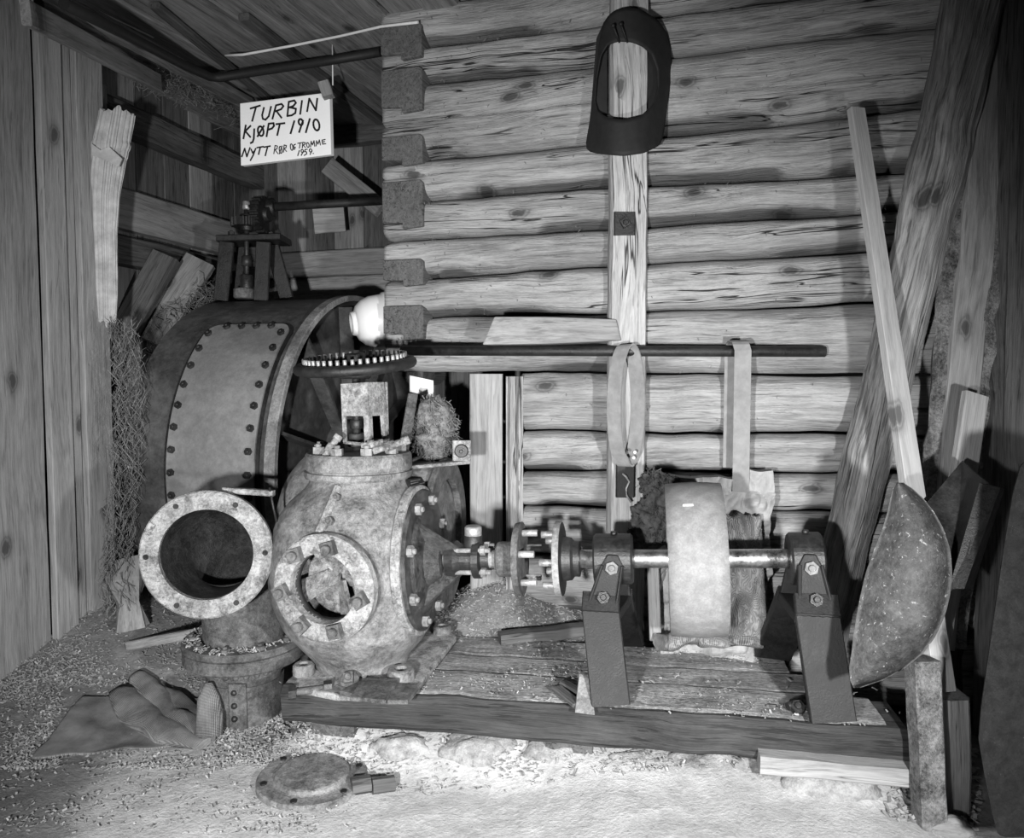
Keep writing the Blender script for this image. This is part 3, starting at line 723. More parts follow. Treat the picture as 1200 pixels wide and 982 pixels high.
# runner vanes seen inside the port
cc = FI - NI * .15 + V((.01, 0, .01)); a, s, u = fr(NI)
mb = MB(); mb.lathe(cc - NI * .05, NI, [(0, 0), (0, .19), (.02, .19), (.03, .05), (.06, .035), (.065, 0)], 24, sm=False)
for k in range(5):
    th = .75 + 2 * PI * k / 5; d = s * math.cos(th) + u * math.sin(th); e_ = d.cross(NI)
    mb.prism([cc + d * .012 + e_ * .03, cc + d * .15 + e_ * .045, cc + d * .15 - e_ * .02 + NI * .05, cc + d * .012 - e_ * .01 + NI * .045], (NI + e_ * .5) * .012)
build(mb, 'runner', M['flange'], turb)
mb = MB(); mb.ring(FI, NI, .104, .161, -.036, .004, 56, .006); pf = build(mb, 'inspection_flange', M['flange'], turb)
a, s, u = fr(NI)
for th in [math.radians(x_) for x_ in (129, 77, -10, -69, -120, 187)]:
    d = -s * math.cos(th) + u * math.sin(th)
    mb = MB(); mb.hexbolt(FI + d * .126 + NI * .003, NI, .029, .024, sq=True); mb.cyl(FI + d * .126, FI + d * .126 + NI * .040, .0095, 12, .002); build(mb, 'bolt', M['rustpipe'], pf)
# top lid
lz = .868
mb = MB(); mb.lathe(BC + V((0, 0, lz)), UZ, [(0, .15), (.0, .172), (.006, .176), (.022, .176), (.024, .168), (.028, .168), (.03, .174), (.074, .172), (.082, .166), (.082, .0)], 72, sm=False); lid = build(mb, 'lid', M['cast'], turb)
lt = BC + V((0, 0, lz + .082))
for k in range(9):
    th = .2 + 2 * PI * k / 9; p = lt + V((math.cos(th) * .135, math.sin(th) * .135, 0)); mb = MB()
    mb.hexbolt(p, UZ, .02, .022); build(mb, 'bolt', M['rim'], lid)
for (px, py, ln, an) in ((388, 524, .09, .9), (458, 522, .12, .25), (436, 521, .07, .1)):
    p = P(px, py, 2.42); d = V((math.cos(an) * .8, .2, math.sin(an))).normalized(); mb = MB()
    mb.cyl(p - d * ln / 2, p + d * ln / 2, .011, 10, .002); mb.cyl(p - d * ln * .2, p + d * ln * .1, .017, 6); mb.cyl(p + d * ln * .3, p + d * ln * .5, .015, 6)
    build(mb, 'loose_stud', M['flange'], lid)
# right-hand cover and bearing
mb = MB(); mb.ring(fc, SD, .15, .242, -.03, .0, 64, .004); build(mb, 'end_flange', M['flange'], turb)
mb = MB(); mb.lathe(fc, SD, [(-.01, 0), (-.01, .226), (.006, .228), (.012, .222), (.012, .17), (.02, .155), (.028, .09), (.07, .06), (.075, .0)], 56, sm=False); ec = build(mb, 'end_cover', M['oily'], turb)
a, s, u = fr(SD)
for k in range(8):
    th = 2 * PI * k / 8 + .35; d = s * math.cos(th) + u * math.sin(th); mb = MB(); mb.hexbolt(fc + d * .196 + SD * .011, SD, .018, .018); build(mb, 'bolt', M['rim'], ec)
for k in range(3):
    th = 2 * PI * k / 3 + PI; d = s * math.cos(th) + u * math.sin(th); mb = MB()
    mb.prism([fc + d * .03 + SD * .012, fc + d * .16 + SD * .012, fc + d * .05 + SD * .13, fc + d * .03 + SD * .13], SD.cross(d) * .016); build(mb, 'stiffener', M['oily'], ec)
e0 = sh(-.30); L0 = (e0 - fc).dot(SD)
mb = MB(); mb.lathe(sh(-.24), SD, [(0, 0), (0, .055), (.03, .06), (.05, .045), (.085, .045), (.09, .062), (.112, .062), (.115, .035), (.14, .033), (.14, 0)], 32, sm=False)
brg = build(mb, 'stuffing_box', M['dark'], turb)
for k in range(4):
    th = PI / 4 + PI / 2 * k; d = s * math.cos(th) + u * math.sin(th); mb = MB(); c0 = sh(-.22) + d * .05; mb.cyl(c0, c0 + SD * .13, .008, 8, .001); mb.hexbolt(c0 + SD * .10, SD, .015, .014); build(mb, 'gland_bolt', M['rim'], brg)
mb = MB(); c0 = sh(-.155); mb.cyl(c0, c0 + V((0, 0, .08)), .03, 20, .004); build(mb, 'bearing_cap_post', M['dark'], turb)
mb = MB(); mb.cyl(c0 + V((0, 0, .068)), c0 + V((0, 0, .108)), .028, 20, .005); build(mb, 'grease_cup', M['zinc'], turb)
mb = MB(); mb.cyl(sh(-.32), sh(-.05), .028, 24); build(mb, 'turbine_shaft', M['rim'], turb)
mb = MB(); mb.lathe(sh(-.075), SD, [(0, 0), (0, .05), (.006, .056), (.055, .056), (.06, .10), (.064, .114), (.082, .118), (.084, .114), (.084, 0)], 48, sm=False); cf = build(mb, 'coupling_flange', M['rustpipe'], turb)
for k in range(5):
    th = .4 + 2 * PI * k / 5; d = s * math.cos(th) + u * math.sin(th); c0 = sh(.008) + d * .082; mb = MB(); mb.cyl(c0, c0 + SD * .05, .011, 12, .002); build(mb, 'coupling_pin', M['zinc'], cf)
# base plate, bosses
bz = PZ + .006
bp = [G(343, 812, bz), G(395, 822, bz), G(482, 822, bz), G(535, 752, bz), G(515, 738, bz), G(400, 730, bz), G(365, 770, bz)]
mb = MB(); mb.prism(bp, (0, 0, .022)); build(mb, 'base_plate', M['flange'], turb, bevel=.005)
for (px, py, r, h) in ((356, 790, .034, .035), (470, 796, .042, .035), (518, 742, .034, .03)):
    p = G(px, py, bz + .022); mb = MB(); mb.ring(p, UZ, r * .5, r, -.005, h, 28, .006); build(mb, 'boss', M['cast'], turb)
p = G(411, 800, bz + .02); mb = MB(); mb.cyl(p, p + V((0, -.02, .02)), .03, 20, .004); mb.hexbolt(p + V((0, -.02, .02)), (0, -.8, .6), .02, .02, sq=True); build(mb, 'drain_plug', M['rustpipe'], turb)
# seam rib with bolts, name plate, straps
from mathutils.bvhtree import BVHTree
bvh = BVHTree.FromPolygons([v.co + BASE[turb.name] for v in co.data.vertices], [list(p.vertices) for p in co.data.polygons])
def on_cas(px, py):
    h = bvh.ray_cast(V((0, 0, CAMH)), ray(px, py).normalized()); return h[0]
ra, rb = on_cas(396, 572), on_cas(374, 625); rm = on_cas(386, 598); nn = (rm - (BC + V((0, 0, rm.z - .05)))).normalized()
mb = MB(); mb.beam(ra, rm + nn * .004, .026, .03, up=nn, ch=.008); mb.beam(rm + nn * .004, rb + nn * .004, .026, .03, up=nn, ch=.008); build(mb, 'seam_rib', M['flange'], turb)
for (px, py) in ((396, 583), (388, 611)):
    p = on_cas(px, py); mb = MB(); mb.hexbolt(p + nn * .004, nn, .014, .014); build(mb, 'bolt', M['rustpipe'], turb)
c4 = [on_cas(475, 563), on_cas(493, 560), on_cas(500, 570), on_cas(482, 576)]; nn = (c4[1] - c4[0]).cross(c4[3] - c4[0]).normalized(); nn = nn if nn.y < 0 else -nn
c4 = [p + nn * .004 for p in c4]; mb = MB(); mb.prism(c4, -nn * .012); npl = build(mb, 'name_plate', M['black'], turb)
def bil(u, v): return c4[0].lerp(c4[1], u).lerp(c4[3].lerp(c4[2], u), v)
mb = MB()
for (v, u0, u1) in ((.22, .2, .8), (.42, .15, .6)): mb.prism([bil(u0, v - .03) + nn * .001, bil(u1, v - .03) + nn * .001, bil(u1, v + .03) + nn * .001, bil(u0, v + .03) + nn * .001], -nn * .0015)
mb.prism([bil(.3, .58) + nn * .001, bil(.94, .58) + nn * .001, bil(.94, .66) + nn * .001, bil(.3, .66) + nn * .001], -nn * .0015)
build(mb, 'plate_marks', M['zinc'], npl)
# rear outlet flange rings on the right
rc = BC + UY * .30 + V((0, 0, .625)) + UX * .06
mb = MB(); mb.ring(rc + UX * .135, UX, .2, .275, 0, .025, 56, .005); mb.ring(rc + UX * .03, UX, .2, .278, 0, .02, 56, .005); build(mb, 'outlet_flange', M['rustpipe'], turb)
# bracket beside the lid
mb = MB(); a0, b0_ = P(470, 548, 2.62), P(548, 541, 2.72); mb.beam(a0, b0_, .05, .012); brk = build(mb, 'bracket', M['flange'], turb)
mb = MB(); c0 = P(541, 528, 2.70); mb.beam(c0 + V((0, 0, -.036)), c0 + V((0, 0, .036)), .064, .012, up=(0, -1, 0)); build(mb, 'bracket_plate', M['flange'], brk)
mb = MB(); mb.cyl(c0, c0 + V((0, -.02, 0)), .024, 18, .003); mb.hexbolt(c0 + V((0, -.018, 0)), (0, -1, 0), .014, .008); build(mb, 'bolt', M['dark'], brk)
# yoke, spindle and hand wheel above the lid
yk = BC + UY * .0
def yp(px, py, dy=0): return P(px, py, 2.50 + dy)
def winframe(mb, c00, c10, c11, c01, v0, v1, inset, ext):   # plate with a window: corner order bottom-left, bottom-right, top-right, top-left
    def q(u, v): return c00.lerp(c10, u).lerp(c01.lerp(c11, u), v)
    mb.prism([q(0, 0), q(inset, 0), q(inset, v1), q(0, v1)], ext); mb.prism([q(1 - inset, 0), q(1, 0), q(1, v1), q(1 - inset, v1)], ext)
    mb.prism([q(0, v1), q(1, v1), q(1, 1), q(0, 1)], ext)
    if v0 > 0: mb.prism([q(inset, 0), q(1 - inset, 0), q(1 - inset, v0), q(inset, v0)], ext)
mb = MB(); d_ = V((.05, .1, 0))
winframe(mb, yp(402, 520), yp(432, 523), yp(430, 448), yp(399, 450), .05, .47, .16, V((0, .012, 0)))
winframe(mb, yp(433, 523), yp(433, 523) + d_, yp(430.5, 448) + d_ * .8, yp(430.5, 448), .05, .47, .2, V((-.012, .003, 0)))
winframe(mb, yp(402, 520) + d_, yp(432, 523) + d_, yp(430, 448) + d_, yp(399, 450) + d_, .05, .47, .16, V((0, .012, 0)))
yoke = build(mb, 'yoke', M['flange'], turb)
mb = MB(); q0 = yp(418, 525, .06); hw = V((q0.x, q0.y, 1.234))
mb.cyl(q0 - V((0, 0, .02)), hw + V((0, 0, .05)), .013, 16)
for (z, r, h) in ((.03, .034, .02), (.065, .022, .03), (.005, .03, .015)): mb.cyl(q0 + V((0, 0, z)), q0 + V((0, 0, z + h)), r, 6 if r < .03 else 18, .002)
build(mb, 'spindle', M['dark'], turb)
mb = MB(); mb.cyl(V((hw.x, hw.y, hw.z - .045)), V((hw.x, hw.y, hw.z - .008)), .05, 24, .006); build(mb, 'spindle_nut', M['black'], turb)
wn = V((-.06, -.12, .99)).normalized(); a, s, u = fr(wn); mb = MB(); N = 72
mb.tube([hw + (s * math.cos(2 * PI * i / N) + u * math.sin(2 * PI * i / N)) * .185 for i in range(N)], .018, 12, closed=True, up=wn)
whl = build(mb, 'hand_wheel', M['black'], turb)
mb = MB(); mb.cyl(hw - wn * .02, hw + wn * .04, .035, 18, .004)
for k in range(5):
    th = 2 * PI * k / 5 + .3; d = s * math.cos(th) + u * math.sin(th); mb.beam(hw + d * .03, hw + d * .175, .024, .014, up=wn)
build(mb, 'spokes', M['black'], whl)
mb = MB()
for k in range(44):
    th = 2 * PI * k / 44; d = s * math.cos(th) + u * math.sin(th); c0 = hw + d * .165 + wn * .012; mb.cyl(c0, c0 + wn * .022, .0065, 8, .001)
build(mb, 'rim_studs', M['zinc'], whl)
mb = MB(); mb.beam(P(484, 462, 2.74), P(470, 545, 2.6), .035, .012, up=(0, -1, 0), n=3); build(mb, 'strap', M['rustpipe'], turb)

# ------------------------------------------------------------------ elbow pipe
ef = P(242, 650, 2.33); en = V((.16, -.98, .06)).normalized(); ax = P(287, 770, 2.66)
t = thing('elbow_pipe', V((ax.x, ax.y, 0)), 'rusty iron elbow pipe with its big round flange open to the front', 'pipe')
z1 = P(287, 754, 2.66).z
ctrl = [V((ax.x, ax.y, z1 + .0)), V((ax.x, ax.y, z1 + .06)), V((ax.x, ax.y, z1 + .13))]
def bez(p0, p1, p2, p3, n): return [p0 * (1 - t_) ** 3 + p1 * 3 * t_ * (1 - t_) ** 2 + p2 * 3 * t_ * t_ * (1 - t_) + p3 * t_ ** 3 for t_ in [i / n for i in range(n + 1)]]
path = [V((ax.x, ax.y, z1 - .12)), V((ax.x, ax.y, z1 - .01)), V((ax.x, ax.y, z1 + .05))] + bez(V((ax.x, ax.y, z1 + .08)), V((ax.x, ax.y, ef.z - .02)), ef - en * .30, ef - en * .015, 18)
def shell_tube(path, ro, ri, seg, mat_o, mat_i, name, parent, up):
    mb = MB(); mb.tube(path, ro, seg, caps=False, up=up); o = build(mb, name, mat_o, parent, fix=False)
    mb = MB(); mb.tube(path, ri, seg, caps=False, up=up); i_ = build(mb, 'bore', mat_i, o if False else parent, fix=False); return o
nP = len(path); ro = [.125] + [lerp(.138, .150, i / (nP - 2)) for i in range(nP - 1)]
shell_tube(path, ro, [r - .012 for r in ro], 40, M['rustpipe'], M['inner'], 'elbow', t, (1, 0, 0))
mb = MB(); mb.cyl(path[0] + V((0, 0, .005)), path[0] + V((0, 0, .015)), .120, 32); build(mb, 'bore_bottom', M['inner'], t)
mb = MB(); mb.ring(ef, en, .139, .197, -.03, .004, 72, .005); ff = build(mb, 'open_flange', M['flange'], t)
a, s, u = fr(en)
for k in range(6):
    th = 2 * PI * k / 6; d = s * math.cos(th) + u * math.sin(th); mb = MB(); mb.cyl(ef + d * .174 + en * .001, ef + d * .174 + en * .0055, .0085, 14); build(mb, 'bolt_hole', M['inner'], ff)
mb = MB(); mb.ring(V((ax.x, ax.y, z1)), UZ, .134, .205, -.045, .0, 56, .006); mb.ring(V((ax.x, ax.y, z1)), UZ, .142, .208, .003, .03, 56, .006); lf = build(mb, 'lower_flange', M['rustpipe'], t)
for k in range(10):
    th = 2 * PI * k / 10 + .3; p = V((ax.x + math.cos(th) * .176, ax.y + math.sin(th) * .176, z1 + .03)); mb = MB(); mb.hexbolt(p, UZ, .016, .013); build(mb, 'bolt', M['rustpipe'], lf)
mb = MB(); mb.lathe(V((ax.x, ax.y, -.06)), UZ, [(0, 0), (0, .122), (z1 - .05, .132)], 40); mb.lathe(V((ax.x, ax.y, z1 - .085)), UZ, [(0, .128), (0, .138), (.035, .14), (.035, .128)], 40, sm=False, solid=False)
mb.beam(V((ax.x + .02, ax.y - .13, -.02)), V((ax.x + .02, ax.y - .137, z1 - .09)), .06, .008, up=(0, -1, 0)); rp = build(mb, 'riveted_pipe', M['rustpipe'], t)
for k in range(14):
    th = PI + PI * k / 13; p = V((ax.x + math.cos(th) * .139, ax.y + math.sin(th) * .139, z1 - .068)); mb = MB(); mb.ball(p, .011, seg=8, rings=6); build(mb, 'rivet', M['rustpipe'], rp)
for k in range(3):
    p = V((ax.x + .01, ax.y - .138, z1 - .12 - .045 * k)); mb = MB(); mb.ball(p, .011, seg=8, rings=6); build(mb, 'rivet', M['dark'], rp)
mb = MB(); mb.beam(P(262, 574, 2.42), P(321, 578, 2.42), .03, .018, n=3); build(mb, 'lug_bar', M['flange'], t)
mb = MB(); a0 = P(316, 575, 2.41); mb.tube([a0 + V((0, 0, .01)), a0 + V((.01, 0, -.05)), a0 + V((.02, .0, -.1))], .004, 8); build(mb, 'split_pin', M['black'], t)

# ------------------------------------------------------------------ line shaft with flange and belt pulley
t = thing('line_shaft', sh(.3), 'line shaft with coupling flange and wide flat belt pulley between two bearing stands', 'shaft')
mb = MB(); mb.cyl(sh(.19), sh(.90), .0285, 32, .003); build(mb, 'shaft', M['steel'], t)
mb = MB(); mb.lathe(sh(.115), SD, [(0, 0), (0, .112), (.003, .116), (.02, .116), (.022, .112), (.024, .07), (.05, .066), (.058, .055), (.075, .055), (.078, 0)], 56, sm=False); fl = build(mb, 'coupling_flange', M['dark'], t)
mb = MB(); mb.ring(sh(.115), SD, .113, .1185, .0005, .0205, 56, .001); build(mb, 'flange_rim', M['rim'], fl)
a, s, u = fr(SD)
for k in range(5):
    th = 2.6 + 2 * PI * k / 5; d = s * math.cos(th) + u * math.sin(th); c0 = sh(.118) + d * .083; mb = MB(); mb.cyl(c0 - SD * .045, c0, .0115, 12, .002); build(mb, 'coupling_pin', M['zinc'], fl)
pc = (sh(0) - SHA).length; sp_ = .0
k_ = None
for i in range(1000):
    p = sh(i * .001)
    if p.x / p.y >= (817 - 600) / FPX: k_ = i * .001; break
pw = .165; R = .232
mb = MB(); mb.lathe(sh(k_ - pw / 2), SD, [(0, R - .012), (0, R - .003), (pw * .25, R), (pw * .5, R + .002), (pw * .75, R), (pw, R - .003), (pw, R - .014), (.0, R - .012)], 96, sm=True, solid=False); pu = build(mb, 'pulley_rim', M['pulley'], t)
mb = MB(); mb.cyl(sh(k_ - .06), sh(k_ + .06), .06, 28, .006); 
for k in range(6):
    th = 2 * PI * k / 6 + .2; d = s * math.cos(th) + u * math.sin(th); mb.beam(sh(k_) + d * .05, sh(k_) + d * (R - .006), .05, .022, up=SD, ch=.008)
build(mb, 'pulley_spokes', M['stand'], t)
mb = MB(); pm = P(798, 584, sh(k_).y - R + .052); 
mb2 = MB()
def prim(sx, th): 
    return sh(k_ + sx) + (V((0, 0, 1)) * math.sin(th) + V((-.18, -.98, 0)).normalized() * math.cos(th)) * (R + .0035)
mb2.grid(lambda uu, vv: prim(-.045 + .03 * uu + .003 * nz((uu * 9, vv * 3, 0)), .92 + .035 * vv), 6, 3, thick=(0, .003, -.002)); build(mb2, 'paint_mark', M['white'], pu)

# ------------------------------------------------------------------ bearing stands
def bearing_stand(s0, s1, foot, knee, rear_foot, label, px_w, legw):
    c = sh((s0 + s1) / 2); fz = PZ + .006
    t = thing('bearing_stand', V((c.x, c.y, fz)), label, 'bearing stand', 'shaft bearing stands')
    mb = MB(); L = s1 - s0
    mb.lathe(sh(s0), SD, [(0, .03), (0, .072), (.006, .078), (L - .006, .078), (L, .072), (L, .03)], 40, sm=False, solid=False)
    hs = build(mb, 'bearing_housing', M['dark'], t)
    mb = MB(); mb.cyl(c + V((0, 0, .074)), c + V((0, 0, .086)), .01, 6); build(mb, 'oil_plug', M['dark'], hs)
    side = SD.copy(); side.z = 0; side.normalize(); fwd = V((-side.y * -1, side.x * -1, 0)); fwd = V((side.y, -side.x, 0))
    # cradle arms: triangular gussets either side of the housing, front and rear
    kz = knee.z
    for sg in (1, -1):
        arm = c + fwd * (sg * .083)
        mb = MB(); lw = legw * .46; base = (knee if sg > 0 else c - fwd * .10 + V((0, 0, kz - c.z)))
        base = V((base.x, base.y, kz)) if sg > 0 else base
        poly = [base - side * lw, base + side * lw, arm + side * .032 + V((0, 0, .0)), arm + side * .016 + V((0, 0, .03)), arm - side * .016 + V((0, 0, .03)), arm - side * .032 + V((0, 0, .0))]
        mb.prism(poly, fwd * (.02 * -sg)); g = build(mb, 'cradle', M['stand'], t, bevel=.004)
        mb = MB(); mb.hexbolt(arm + fwd * sg * .003 + V((0, 0, -.008)), fwd * sg + V((0, 0, .2)), .02, .02); build(mb, 'pivot_bolt', M['rim'] if sg > 0 else M['dark'], g)
        if sg > 0:
            mb = MB(); b = base.lerp(arm, .28); mb.hexbolt(b + fwd * .003, fwd + V((0, 0, .4)), .019, .024, stud=True); build(mb, 'clamp_bolt', M['dark'], g)
            mb = MB()
            for k in (-1, 1): mb.beam(arm + side * .03 * k + fwd * .004, base + side * lw * .85 * k + fwd * .004, .01, .016, up=fwd)
            build(mb, 'gusset_edge', M['stand'], g)
    # front leg: thick flat bar bent over a knee, rounded foot
    def leg(p_knee, p_foot, sg, nm):
        d = (p_foot - p_knee).normalized(); mb = MB(); n = d.cross(side).normalized(); n = n if n.dot(fwd) * sg > 0 else -n
        a_, b_ = legw / 2, .03
        prof = [(-a_, -b_ * .5), (a_, -b_ * .5), (a_, b_ * .5), (-a_, b_ * .5)]
        mb.beam(p_knee - d * .005, p_foot, legw, .034, up=n, ch=.003, n=4); o = build(mb, nm, M['stand'], t); return o, n
    lg, n = leg(knee, foot, 1, 'leg'); 
    mb = MB(); top = V((c.x, c.y, kz)) + fwd * .02
    mb.beam(knee + V((0, 0, .0)) + fwd * .014, knee + V((0, 0, .048)) - fwd * .02, legw, .03, up=fwd, ch=.003); mb.beam(knee + fwd * .004 + V((0, 0, -.012)), c - fwd * .11 + V((0, 0, kz - c.z - .012)), legw, .03, ch=.003); build(mb, 'saddle', M['stand'], t)
    mb = MB(); w0 = knee + n * .017 - side * legw / 2 + V((0, 0, -.002)); mb.tube([w0 + side * (legw * k / 10) + V((0, 0, .002 * (k % 2))) for k in range(11)], .005, 8); build(mb, 'weld', M['stand'], lg)
    leg(c - fwd * .10 + V((0, 0, kz - c.z)), rear_foot, -1, 'leg')
    return t
zt = PZ + .006
bearing_stand(.235, .355, G(716, 833, zt + .002) + V((0, 0, .014)), P(704, 716, 2.285), G(742, 757, zt) + V((-.02, 0, .014)), 'iron bearing stand beside the coupling flange, left of the belt pulley', 50, .112)
sR = None
for i in range(1200):
    p = sh(i * .001)
    if p.x / p.y >= (948 - 600) / FPX: sR = i * .001; break
bearing_stand(sR - .05, sR + .045, G(976, 851, zt + .002) + V((0, 0, .014)), P(957, 720, 2.145), G(905, 772, zt) + V((.0, 0, .014)), 'iron bearing stand at the shaft end beside the big rusty scoop', 60, .120)

# ------------------------------------------------------------------ things on the log wall
# dark collar
YC = 2.74
t0_ = P(735, 95, YC)
C_OUT = [(735, 8.5), (721, 11), (711, 20), (706, 30), (701, 57), (694.6, 110), (690.5, 146), (685, 176), (701, 180), (731, 182.5), (756, 179), (774, 170), (778, 157), (782, 126), (788, 81), (786, 53), (782, 39), (772, 24), (758, 15), (749, 10)]
C_IN = [(725, 48), (712, 52), (704, 65), (699, 92), (697, 118), (700, 130), (713, 138), (731, 140), (751.6, 135), (766, 122), (771.5, 102), (771, 81), (764, 63), (753.6, 54), (741, 49)]
def polar(poly, cx, cy, th):
    d = (math.cos(th), -math.sin(th)); best = 0
    for i in range(len(poly)):
        (x1, y1), (x2, y2) = poly[i], poly[(i + 1) % len(poly)]
        ex, ey = x2 - x1, y2 - y1; den = d[0] * ey - d[1] * ex
        if abs(den) < 1e-9: continue
        t_ = ((x1 - cx) * ey - (y1 - cy) * ex) / den; u_ = ((x1 - cx) * d[1] - (y1 - cy) * d[0]) / den
        if t_ > 0 and -1e-6 <= u_ <= 1 + 1e-6: best = max(best, t_)
    return best
def collar():
    mb = MB(); N = 128; K = 8; vs, fs = [], []; cx = t0_.x
    ro_ = [polar(C_OUT, 735, 95, 2 * PI * i / N) for i in range(N)]; ri_ = [polar(C_IN, 735, 95, 2 * PI * i / N) for i in range(N)]
    sm3 = lambda a, i: (a[i - 1] + 2 * a[i] + a[(i + 1) % N]) / 4
    ri_ = [sm3(ri_, i) for i in range(N)]; ro_ = [sm3(ro_, i) for i in range(N)]
    for i in range(N):
        th = 2 * PI * i / N
        for k in range(K + 1):
            r = lerp(ri_[i], ro_[i], k / K); px, py = 735 + r * math.cos(th), 95 - r * math.sin(th)
            tt = (px - 737) / 52; p = P(px, py, YC); p.y += .155 * min(1.05, abs(tt)) ** 2.4 ; p = P(px, py, p.y); vs.append(p)
    n = len(vs); vs2 = [p + V((-(p.x - cx) * .03, .006, 0)) for p in vs]
    q = lambda i, k: (i % N) * (K + 1) + k
    for i in range(N):
        for k in range(K):
            fs.append([q(i, k), q(i + 1, k), q(i + 1, k + 1), q(i, k + 1)]); fs.append([n + q(i, k), n + q(i, k + 1), n + q(i + 1, k + 1), n + q(i + 1, k)])
        fs.append([q(i, 0), n + q(i, 0), n + q(i + 1, 0), q(i + 1, 0)]); fs.append([q(i, K), q(i + 1, K), n + q(i + 1, K), n + q(i, K)])
    mb.add(vs + vs2, fs, None, True); return mb
t = thing('pipe_collar', t0_, 'dark curved sheet collar with an oval opening nailed high on the timber post', 'collar')
build(collar(), 'collar_sheet', M['collar'], t)
for out in ([(691, 150), (699, 45), (708, 25), (711.5, 25), (711.5, 150)], [(759.5, 150), (759.5, 25), (772, 35), (782, 60), (780, 110), (774, 150)]):
    mb = MB(); mb.prism([P(x, y, 2.855) for x, y in out], V((0, .006, 0))); build(mb, 'collar_shade', M['collar'], t)  # dark sheets added beside the post, standing for the shaded wall
for (a_, b_) in (((718.5, 30), (726, 50)), ((727.5, 28), (735.5, 50))):
    mb = MB(); mb.cyl(P(*a_, YC - .03), P(*b_, YC + .0), .0038, 8); mb.ball(P(*a_, YC - .03), .0075, seg=8, rings=6); build(mb, 'nail', M['stand'], t)
# steel bar
ba, bb = P(470, 411, 2.98), P(968, 412, 2.665)
mb = MB(); mb.cyl(ba, bb, .019, 20, .003); tag(build(mb, 'steel_bar', M['black'], None, ba), 'long dark steel bar lying along the log wall above the hanging belts', 'bar')
# cut block lying on it
y_ = 2.88
poly = [P(565, 404, y_ - .02), P(579, 371, y_ - .02), P(640, 371, y_ - .04), P(722, 374, y_ - .06), P(728, 399, y_ - .06), P(640, 403, y_ - .04)]
mb = MB(); mb.prism(poly, V((.03, .12, 0))); mb.w = [V((p.x, p.z, p.y)) for p in mb.v]; tag(build(mb, 'wood_block', M['plank'], None, poly[0], bevel=.005), 'short sawn wood block lying on the long steel bar left of the post', 'wood block')
# belt loops
def band(path, wdir, w, th, closed=False):
    mb = MB(); n = len(path); vs = []; fs = []; wd = V(wdir).normalized() * w / 2; m = 4
    for i, p in enumerate(path):
        a_ = (path[(i + 1) % n] - path[i - 1]) if closed else path[min(i + 1, n - 1)] - path[max(i - 1, 0)]
        nn_ = a_.cross(wd).normalized() * th / 2
        vs += [p - wd - nn_, p + wd - nn_, p + wd + nn_, p - wd + nn_]
    for i in range(n if closed else n - 1):
        j = (i + 1) % n
        for k in range(4): l = (k + 1) % 4; fs.append([i * 4 + k, i * 4 + l, j * 4 + l, j * 4 + k])
    if not closed: fs += [[0, 1, 2, 3], [n * 4 - 1, n * 4 - 2, n * 4 - 3, n * 4 - 4]]
    mb.add(vs, fs, None, False); return mb
c0 = P(734, 474, 2.775); zt_ = P(734, 404, 2.775).z; zb_ = P(734, 546, 2.775).z
pth = []
for i in range(48):
    th = 2 * PI * i / 48; r = math.sin(th); cx_ = math.cos(th)
    zz = lerp(zb_, zt_, (r + 1) / 2); pth.append(V((c0.x + .048 * cx_ * (1 if r > -.8 else .8), c0.y + .028 * cx_, zz)))
t = thing('belt_loop', c0, 'closed leather belt loop hanging on the steel bar in front of the post', 'belt')
build(band(pth, (.75, -.66, .05), .058, .006, True), 'band', M['leather'], t)
p_ = P(742, 536, 2.74); mb = MB(); mb.cyl(p_, p_ + V((0, -.012, 0)), .006, 8); mb.cyl(p_ + V((.004, 0, .02)), p_ + V((.004, -.012, .02)), .006, 8); build(mb, 'rivet', M['zinc'], t)
yb = 2.72; xx = P(864, 408, yb); zt_ = xx.z + .02
front = [V((xx.x + .004, yb - .055, lerp(P(866, 577, 2.66).z, zt_ - .03, k / 10))) for k in range(11)]
top = [V((xx.x, yb - .0 - .05 * math.cos(a__), zt_ - .02 + .026 * math.sin(a__))) for a__ in [PI * k / 8 for k in range(1, 8)]]
rear = [V((xx.x - .004, yb + .04, lerp(zt_ - .03, P(855, 548, 2.76).z, k / 8))) for k in range(9)]
tag(build(band(front + top + rear, (1, -.35, 0), .056, .006), 'belt_strap', M['leather'], None, xx), 'open leather belt strap folded over the steel bar above the paper sack', 'belt')
# hinge clip on the post
q_ = P(733, 561, 2.80); t = thing('hinge_clip', q_, 'small dark iron hinge plate hung on the post below the belt loop', 'hinge')
mb = MB(); mb.beam(q_ + V((0, .01, -.07)), q_ + V((0, .01, .07)), .068, .02, up=(0, -1, 0), ch=.004); build(mb, 'plate', M['stand'], t)
mb = MB(); mb.tube([q_ + V((-.012, -.008, .02)), q_ + V((0, -.014, .01)), q_ + V((.012, -.008, -.01)), q_ + V((0, -.012, -.035)), q_ + V((.004, -.01, -.06)), q_ + V((.02, -.01, -.085))], .004, 8); build(mb, 'hook', M['zinc'], t)
# bowl at the log corner
c0 = P(449, 374, 3.40); ax_ = V((-.93, -.33, -.13)).normalized()
t = thing('enamel_bowl', c0, 'white enamel bowl hanging sideways at the log corner above the hand wheel', 'bowl')
mb = MB(); mb.lathe(c0 + V((.03, .03, 0)), ax_, [(-.0, .10), (-.0, .122), (.012, .126), (.03, .122), (.035, .116), (.09, .112), (.125, .098), (.15, .075), (.158, .055), (.158, .0)], 48); build(mb, 'bowl', M['white'], t)
mb = MB(); mb.lathe(c0 + V((.03, .03, 0)) + ax_ * .153, ax_, [(0, .056), (.022, .05), (.024, .04), (.004, .036)], 40); build(mb, 'foot_ring', M['white'], t)
